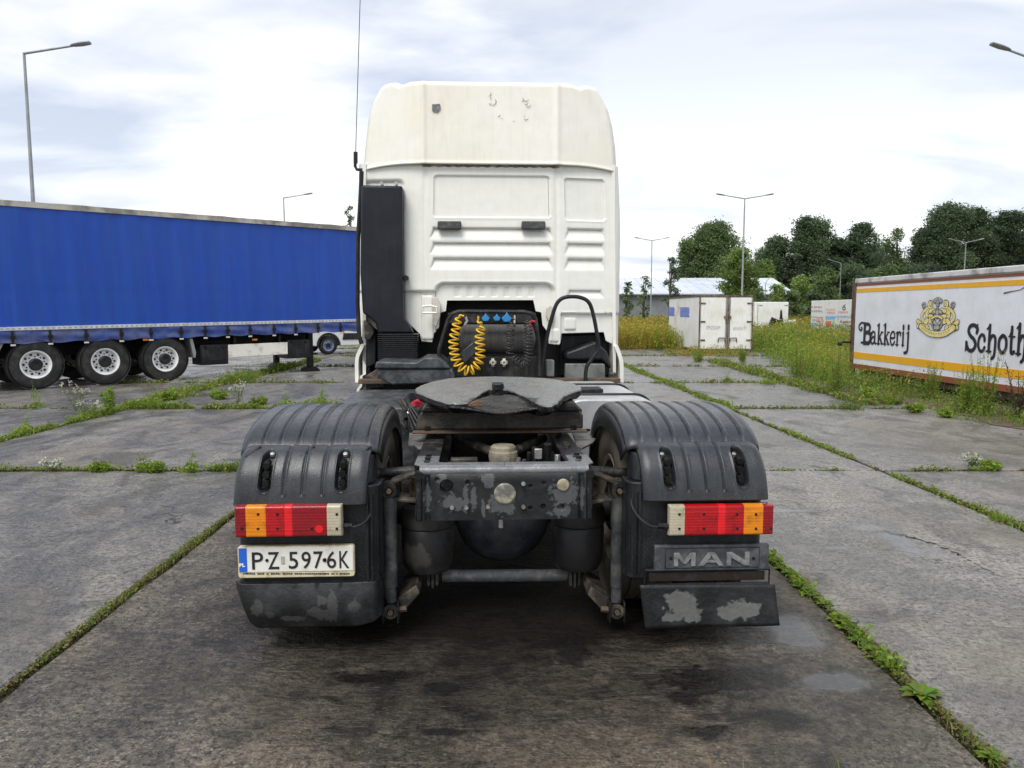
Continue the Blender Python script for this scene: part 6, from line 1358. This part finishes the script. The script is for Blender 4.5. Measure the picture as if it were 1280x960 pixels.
weed('flower', 297, 507, .42, 'white flowering weed left of the left mudguard, farther joint', 8, .16); weed('bush', 325, 506, .12, 'low leafy cushion beside the white flowering weed near the left mudguard', 9, .34)
weed('stalk', 358, 506, .22, 'small upright weed just above the left mudguard top', 10, .16); weed('stalk', 402, 503, .38, 'taller upright weed above the middle of the left mudguard', 11, .2)
weed('flower', 65, 589, .12, 'thin weed in the near cross joint, leftmost', 12, .12); weed('bush', 125, 589, .07, 'flat lime cushion in the near cross joint', 13, .20)
weed('stalk', 180, 590, .20, 'tall leafy weed in the near cross joint left of the truck', 14, .14); weed('bush', 194, 590, .08, 'low leafy patch at the foot of the tall weed in the near cross joint', 15, .20); weed('stalk', 238, 590, .18, 'leafy weed nearest the left mudguard in the near cross joint', 16, .14)
weed('bush', 275, 499, .18, 'broad leafy clump under the landing gear side of the blue trailer', 17, .5); weed('tall', 300, 478, .34, 'lush green growth right of the foremost trailer wheel', 18, .6)
weed('stalk', 408, 440, .7, 'green weed standing beside the landing leg of the blue trailer', 19, .3)
weed('tuft', 1250, 652, .10, 'bright grass tuft in the grassy joint at the right picture edge', 21, .12); weed('tuft', 1062, 512, .20, 'wide spreading grass tuft in the joint before the bakery box', 22, .30, name='grass_tuft')
weed('flower', 1215, 583, .12, 'small pale weed in the cross joint right of the truck', 23, .10); weed('bush', 1238, 586, .07, 'low green clump at the right end of the near cross joint', 24, .2)
weed('stalk', 908, 478, .26, 'lone upright weed on the slabs before the rusty container', 25, .16); weed('tuft', 962, 480, .18, 'dark tuft in the joint before the weed meadow', 26, .4, name='grass_tuft')
weed('tall', 1228, 520, 1.05, 'tall feathery green weed against the bakery lettering', 31, .30); weed('tall', 1205, 516, .75, 'shorter feathery weed left of the tallest one before the bakery box', 32, .22)
weed('bramble', 1272, 524, .95, 'dark tangled bramble at the right edge before the bakery box', 33, .40, name='bramble'); weed('tall', 1112, 505, .26, 'yellow green weed below the middle of the word Bakkerij', 34, .3)
weed('bush', 1085, 500, .25, 'leafy clump at the left foot of the bakery box', 35, .4); weed('tall', 1045, 492, 1.0, 'tall bright green weed clump left of the bakery box corner', 36, .32); weed('tall', 998, 478, .95, 'tall green weed in the meadow front between container and bakery box', 37, .30)
weed('tall', 873, 452, .5, 'weed standing before the middle corner of the rusty container', 38, .25); weed('tall', 928, 452, .55, 'weed before the right door of the rusty container', 39, .2); weed('bush', 1145, 516, .16, 'low green plant on the earth bank under the crest', 40, .4)
weed('tall', 1165, 500, .7, 'slender weed crossing the yellow stripe under the crest', 41, .15); weed('bush', 1185, 522, .14, 'small leafy plant on the earth bank left of the feathery weeds', 42, .4)
# plantain rosettes of the near right-hand joint: every leaf a part
def rosette(px, py, r_, n, seed, label, group=None):
    x, y = G(px, py); t = thing('plantain_weed', label, 'weed', (x, y, -.01), 0, group); rq = random.Random(seed)
    def lm(k):
        v, f, c = [], [], []; nn = 7; L_ = r_ * (1 - .35 * k / n); col = (.15 * rq.uniform(.8, 1.25), .235 * rq.uniform(.85, 1.2), .028)
        up = .25 + .9 * k / n
        for i in range(nn):
            u = i / (nn - 1); w_ = L_ * .20 * math.sin(math.pi * min(1, .12 + .88 * u)) ** .8 + .002; px_ = L_ * u * math.cos(up * (1 - .5 * u)); pz = L_ * (math.sin(up) * u - .35 * u * u) + .012
            for s in (-1, 0, 1): v.append((px_, s * w_ * (1 + .12 * math.sin(i * 2.1)), pz + abs(s) * w_ * .35)); c.append(tuple(q * (1 if s else 1.25) for q in col))
        for i in range(nn - 1):
            for s in (0, 1): f.append((3 * i + s, 3 * i + s + 1, 3 * i + s + 4, 3 * i + s + 3))
        m_ = MB(); m_.v, m_.f, m_.c = v, f, c; return m_
    for k in range(n):
        o = lm(k).build('leaf', M_leaf, t, 60); o.rotation_euler = (0, 0, k * 2.4 + rq.uniform(-.3, .3))
    return t
rosette(1152, 872, .105, 15, 1, 'largest plantain rosette, in the right joint near the bottom right corner')
gr = 'small plantains in the right hand joint behind the truck'
ORD = ('nearest', 'second', 'third', 'fourth', 'fifth', 'sixth', 'seventh', 'eighth', 'ninth', 'tenth', 'last')
for k, (px, py, r_) in enumerate(((975, 712, .05), (985, 718, .06), (1000, 735, .06), (1012, 745, .065), (1030, 757, .07), (1047, 778, .08), (1060, 788, .08), (1075, 803, .075), (1088, 815, .07), (1098, 825, .065), (1110, 836, .06))):
    rosette(px, py, r_, 9, 10 + k, ('small plantain nearest to the mud flap in the right joint row' if k == 0 else '%s small plantain counted from the mud flap along the right joint row' % ORD[k]), gr)
rosette(1240, 950, .07, 10, 31, 'plantain cut by the bottom right corner of the picture')

# ---- trees
def tree(label, px, pyt, hw, Y, col, seed, kind='round', dens=1., name='tree', base=.22, leaf=None, cat='tree'):
    x, z = W(px, pyt, Y); hwm = hw / FPX * Y * (1.15 if kind in ('tall', 'airy') else 1.05); t = thing(name, label, cat, (x, Y, 0)); rs = np.random.RandomState(seed); Ht = z
    rq = random.Random(seed); tr_ = MB(); top = (rq.uniform(-.3, .3), 0, Ht * .92)
    tr_.tube([(0, 0, -.2), (rq.uniform(-.15, .15), 0, Ht * .3), (rq.uniform(-.2, .2), rq.uniform(-.2, .2), Ht * .6), top], [Ht * .022 + .04, Ht * .016 + .02, Ht * .009 + .02, .02], 8)
    tr_.build('trunk', M_bark, t)
    nc = int({'round': 64, 'tall': 70, 'narrow': 30, 'hedge': 26, 'airy': 36}[kind] * (1 if hw > 14 else .7)); cs = []
    for k in range(nc):
        u = (k + rq.uniform(0, 1)) / nc
        if kind == 'round': zz_ = base + (1 - base) * u; rad = math.sin(math.pi * (.18 + .80 * u)) ** .6
        elif kind == 'tall': zz_ = base + (1 - base) * u; rad = 1.1 * (1 - u) ** .38 * (.6 + .4 * min(1, u * 4))
        elif kind == 'narrow': zz_ = base + (1 - base) * u; rad = .9 * (1 - u) ** .5 + .1
        elif kind == 'airy': zz_ = base + (1 - base) * u; rad = .95 * math.sin(math.pi * (.12 + .82 * u)) ** .8
        else: zz_ = .05 + .9 * u; rad = 1 - .3 * u
        a = rq.uniform(0, 6.28); rr_ = hwm * rad * rq.uniform(.15, .85); cr = hwm * rq.uniform(.22, .40) * (.8 if kind == 'airy' else 1)
        cs.append((math.cos(a) * rr_, math.sin(a) * rr_, min(Ht - cr * .6, Ht * zz_), cr))
    cs.append((top[0], 0, Ht - hwm * .2, hwm * .22))
    br = MB()
    for c in cs[::2]: br.tube([(0, 0, max(Ht * .15, c[2] * .6)), (c[0] * .5, c[1] * .5, c[2] * .85), (c[0], c[1], c[2])], [Ht * .006 + .02, Ht * .004 + .015, .01], 5, caps=False)
    br.build('branches', M_bark, t, kind='stuff')
    lf = leaf or max(.16, Y / 940 * 2.3); A = Acc()
    for c in cs:
        n = int(dens * min(1000, max(60, 4.0 * (c[3] / lf) ** 2 * 6))); d = unit(rs.normal(size=(n, 3))); r_ = c[3] * (rs.uniform(.25, 1.12, (n, 1)) ** .6 + np.maximum(0, rs.normal(-.25, .28, (n, 1)))) * (1 + .25 * np.sin(d[:, :1] * 5 + d[:, 2:] * 7 + seed))
        P = np.array(c[:3])[None] + d * r_ * [1, 1, .82]; A.add(leaves(rs, P, rs.uniform(.6, 1.5, n) * lf, jit(rs, np.array(col) * rq.uniform(.62, 1.35), n, .30, .12), .6, .3))
    A.build('crown', None, t)
    return t
G1, G2, G3, G4 = (.145, .205, .075), (.110, .158, .078), (.21, .30, .075), (.085, .125, .066)
tree('rounded green tree behind the warehouse left of the nearest double lamp', 893, 281, 40, 128, G1, 1); tree('lower crown on the left flank of the rounded green tree', 862, 300, 20, 127, G1, 2, dens=.9)
tree('small slim tree before the warehouse roof left of the container', 839, 322, 13, 74, G2, 3, 'narrow', name='young_tree', base=.30, dens=.8)
tree('thin airy sapling right of the cab against the warehouse wall', 806, 345, 11, 84, G1, 4, 'airy', .45, 'sapling', .1); tree('bushy sapling beside the right edge of the cab', 783, 352, 11, 80, G1, 5, 'hedge', .8, 'sapling')
tree('light green bushy tree right behind the rusty container and double lamp', 925, 312, 25, 64, G3, 6, 'round', 1., base=.15); tree('light green tree at the end of the warehouse roof', 957, 326, 17, 124, G3, 7, 'round', .9, base=.1)
tree('dark broad tree right of the rounded one, behind the warehouse gable', 968, 298, 26, 132, G2, 8, 'tall'); tree('highest dark tree in the middle of the tree line', 1012, 274, 32, 130, G2, 9, 'tall', 1.1)
tree('narrow dark conifer like tree in front of the highest dark tree', 1000, 318, 12, 118, G4, 10, 'narrow', name='conifer'); tree('dark tree right of the middle of the tree line', 1048, 300, 22, 131, G4, 11, 'tall')
tree('dark spiky tree left of the gap in the tree line', 1078, 281, 25, 129, G4, 12, 'tall', 1.0); tree('pale airy tree with sky showing through, above the bakery box left end', 1123, 286, 24, 130, G1, 13, 'airy', .5)
tree('dark tree behind the far left shoulder of the tallest tree', 1155, 288, 22, 134, G2, 14, 'tall', 1.); tree('tallest tree of the row with feathery top', 1187, 256, 32, 126, G2, 15, 'tall', 1.0)
tree('dark tree leaning against the tallest tree, behind the lamp above the bakery roof', 1222, 262, 28, 127, G2, 16, 'tall', 1.); tree('dark tree at the right picture edge', 1262, 266, 30, 126, G4, 17, 'tall', 1.); tree('outermost tree of the row cut by the right picture edge', 1296, 262, 28, 128, G2, 18, 'tall', 1.)
tree('medium green tree between warehouse gable and advert trailer', 1032, 336, 19, 96, G1, 19, 'round', 1., base=.05); tree('low green tree left of the advert trailer', 1003, 346, 17, 90, G3, 20, 'round', .9, base=.05)
for k, (px, py, hw, Y, c, lb) in enumerate(((945, 352, 15, 78, G1, 'green bush behind the right corner of the rusty container'), (970, 354, 15, 79, G3, 'light green bush behind the plain white box'), (993, 362, 16, 80, G1, 'green bush behind the right end of the plain white box'), (1018, 364, 16, 84, G2, 'dark bush touching the left edge of the advert trailer'),
        (1075, 330, 26, 112, G2, 'dark undergrowth right above the advert trailer'), (1110, 332, 26, 115, G1, 'undergrowth beneath the pale airy tree'), (1150, 330, 28, 116, G4, 'dark undergrowth above the left half of the bakery roof'))):
    tree(lb, px, py, hw, Y, c, 40 + k, 'hedge', 1., 'bush', .05, cat='bush')
tree('treetop peeping over the right end of the blue trailer', 438, 257, 14, 80, G2, 60, 'airy', .6)

# far wood that closes the gaps between the trees: nobody could count it
rs = np.random.RandomState(77); FWd = Acc()
for k in range(480):
    x = rs.uniform(34, 130) if k < 320 else rs.uniform(-80, 15); y = rs.uniform(143, 160); z = rs.uniform(.5, 1) * (11 + 2.0 * math.sin(x * .21) + 1.8 * math.sin(x * .53) + max(0, x - 60) * .05); r_ = rs.uniform(1.6, 3.2); n = 420
    d = unit(rs.normal(size=(n, 3))); P = np.array([x, y, z])[None] + d * r_ * rs.uniform(.3, 1.1, (n, 1)); FWd.add(leaves(rs, P, rs.uniform(.3, .7, n), jit(rs, np.array((.115, .155, .085)) * rs.uniform(.7, 1.25), n), .6, .3))
FWd.build('far_wood', kind='stuff')
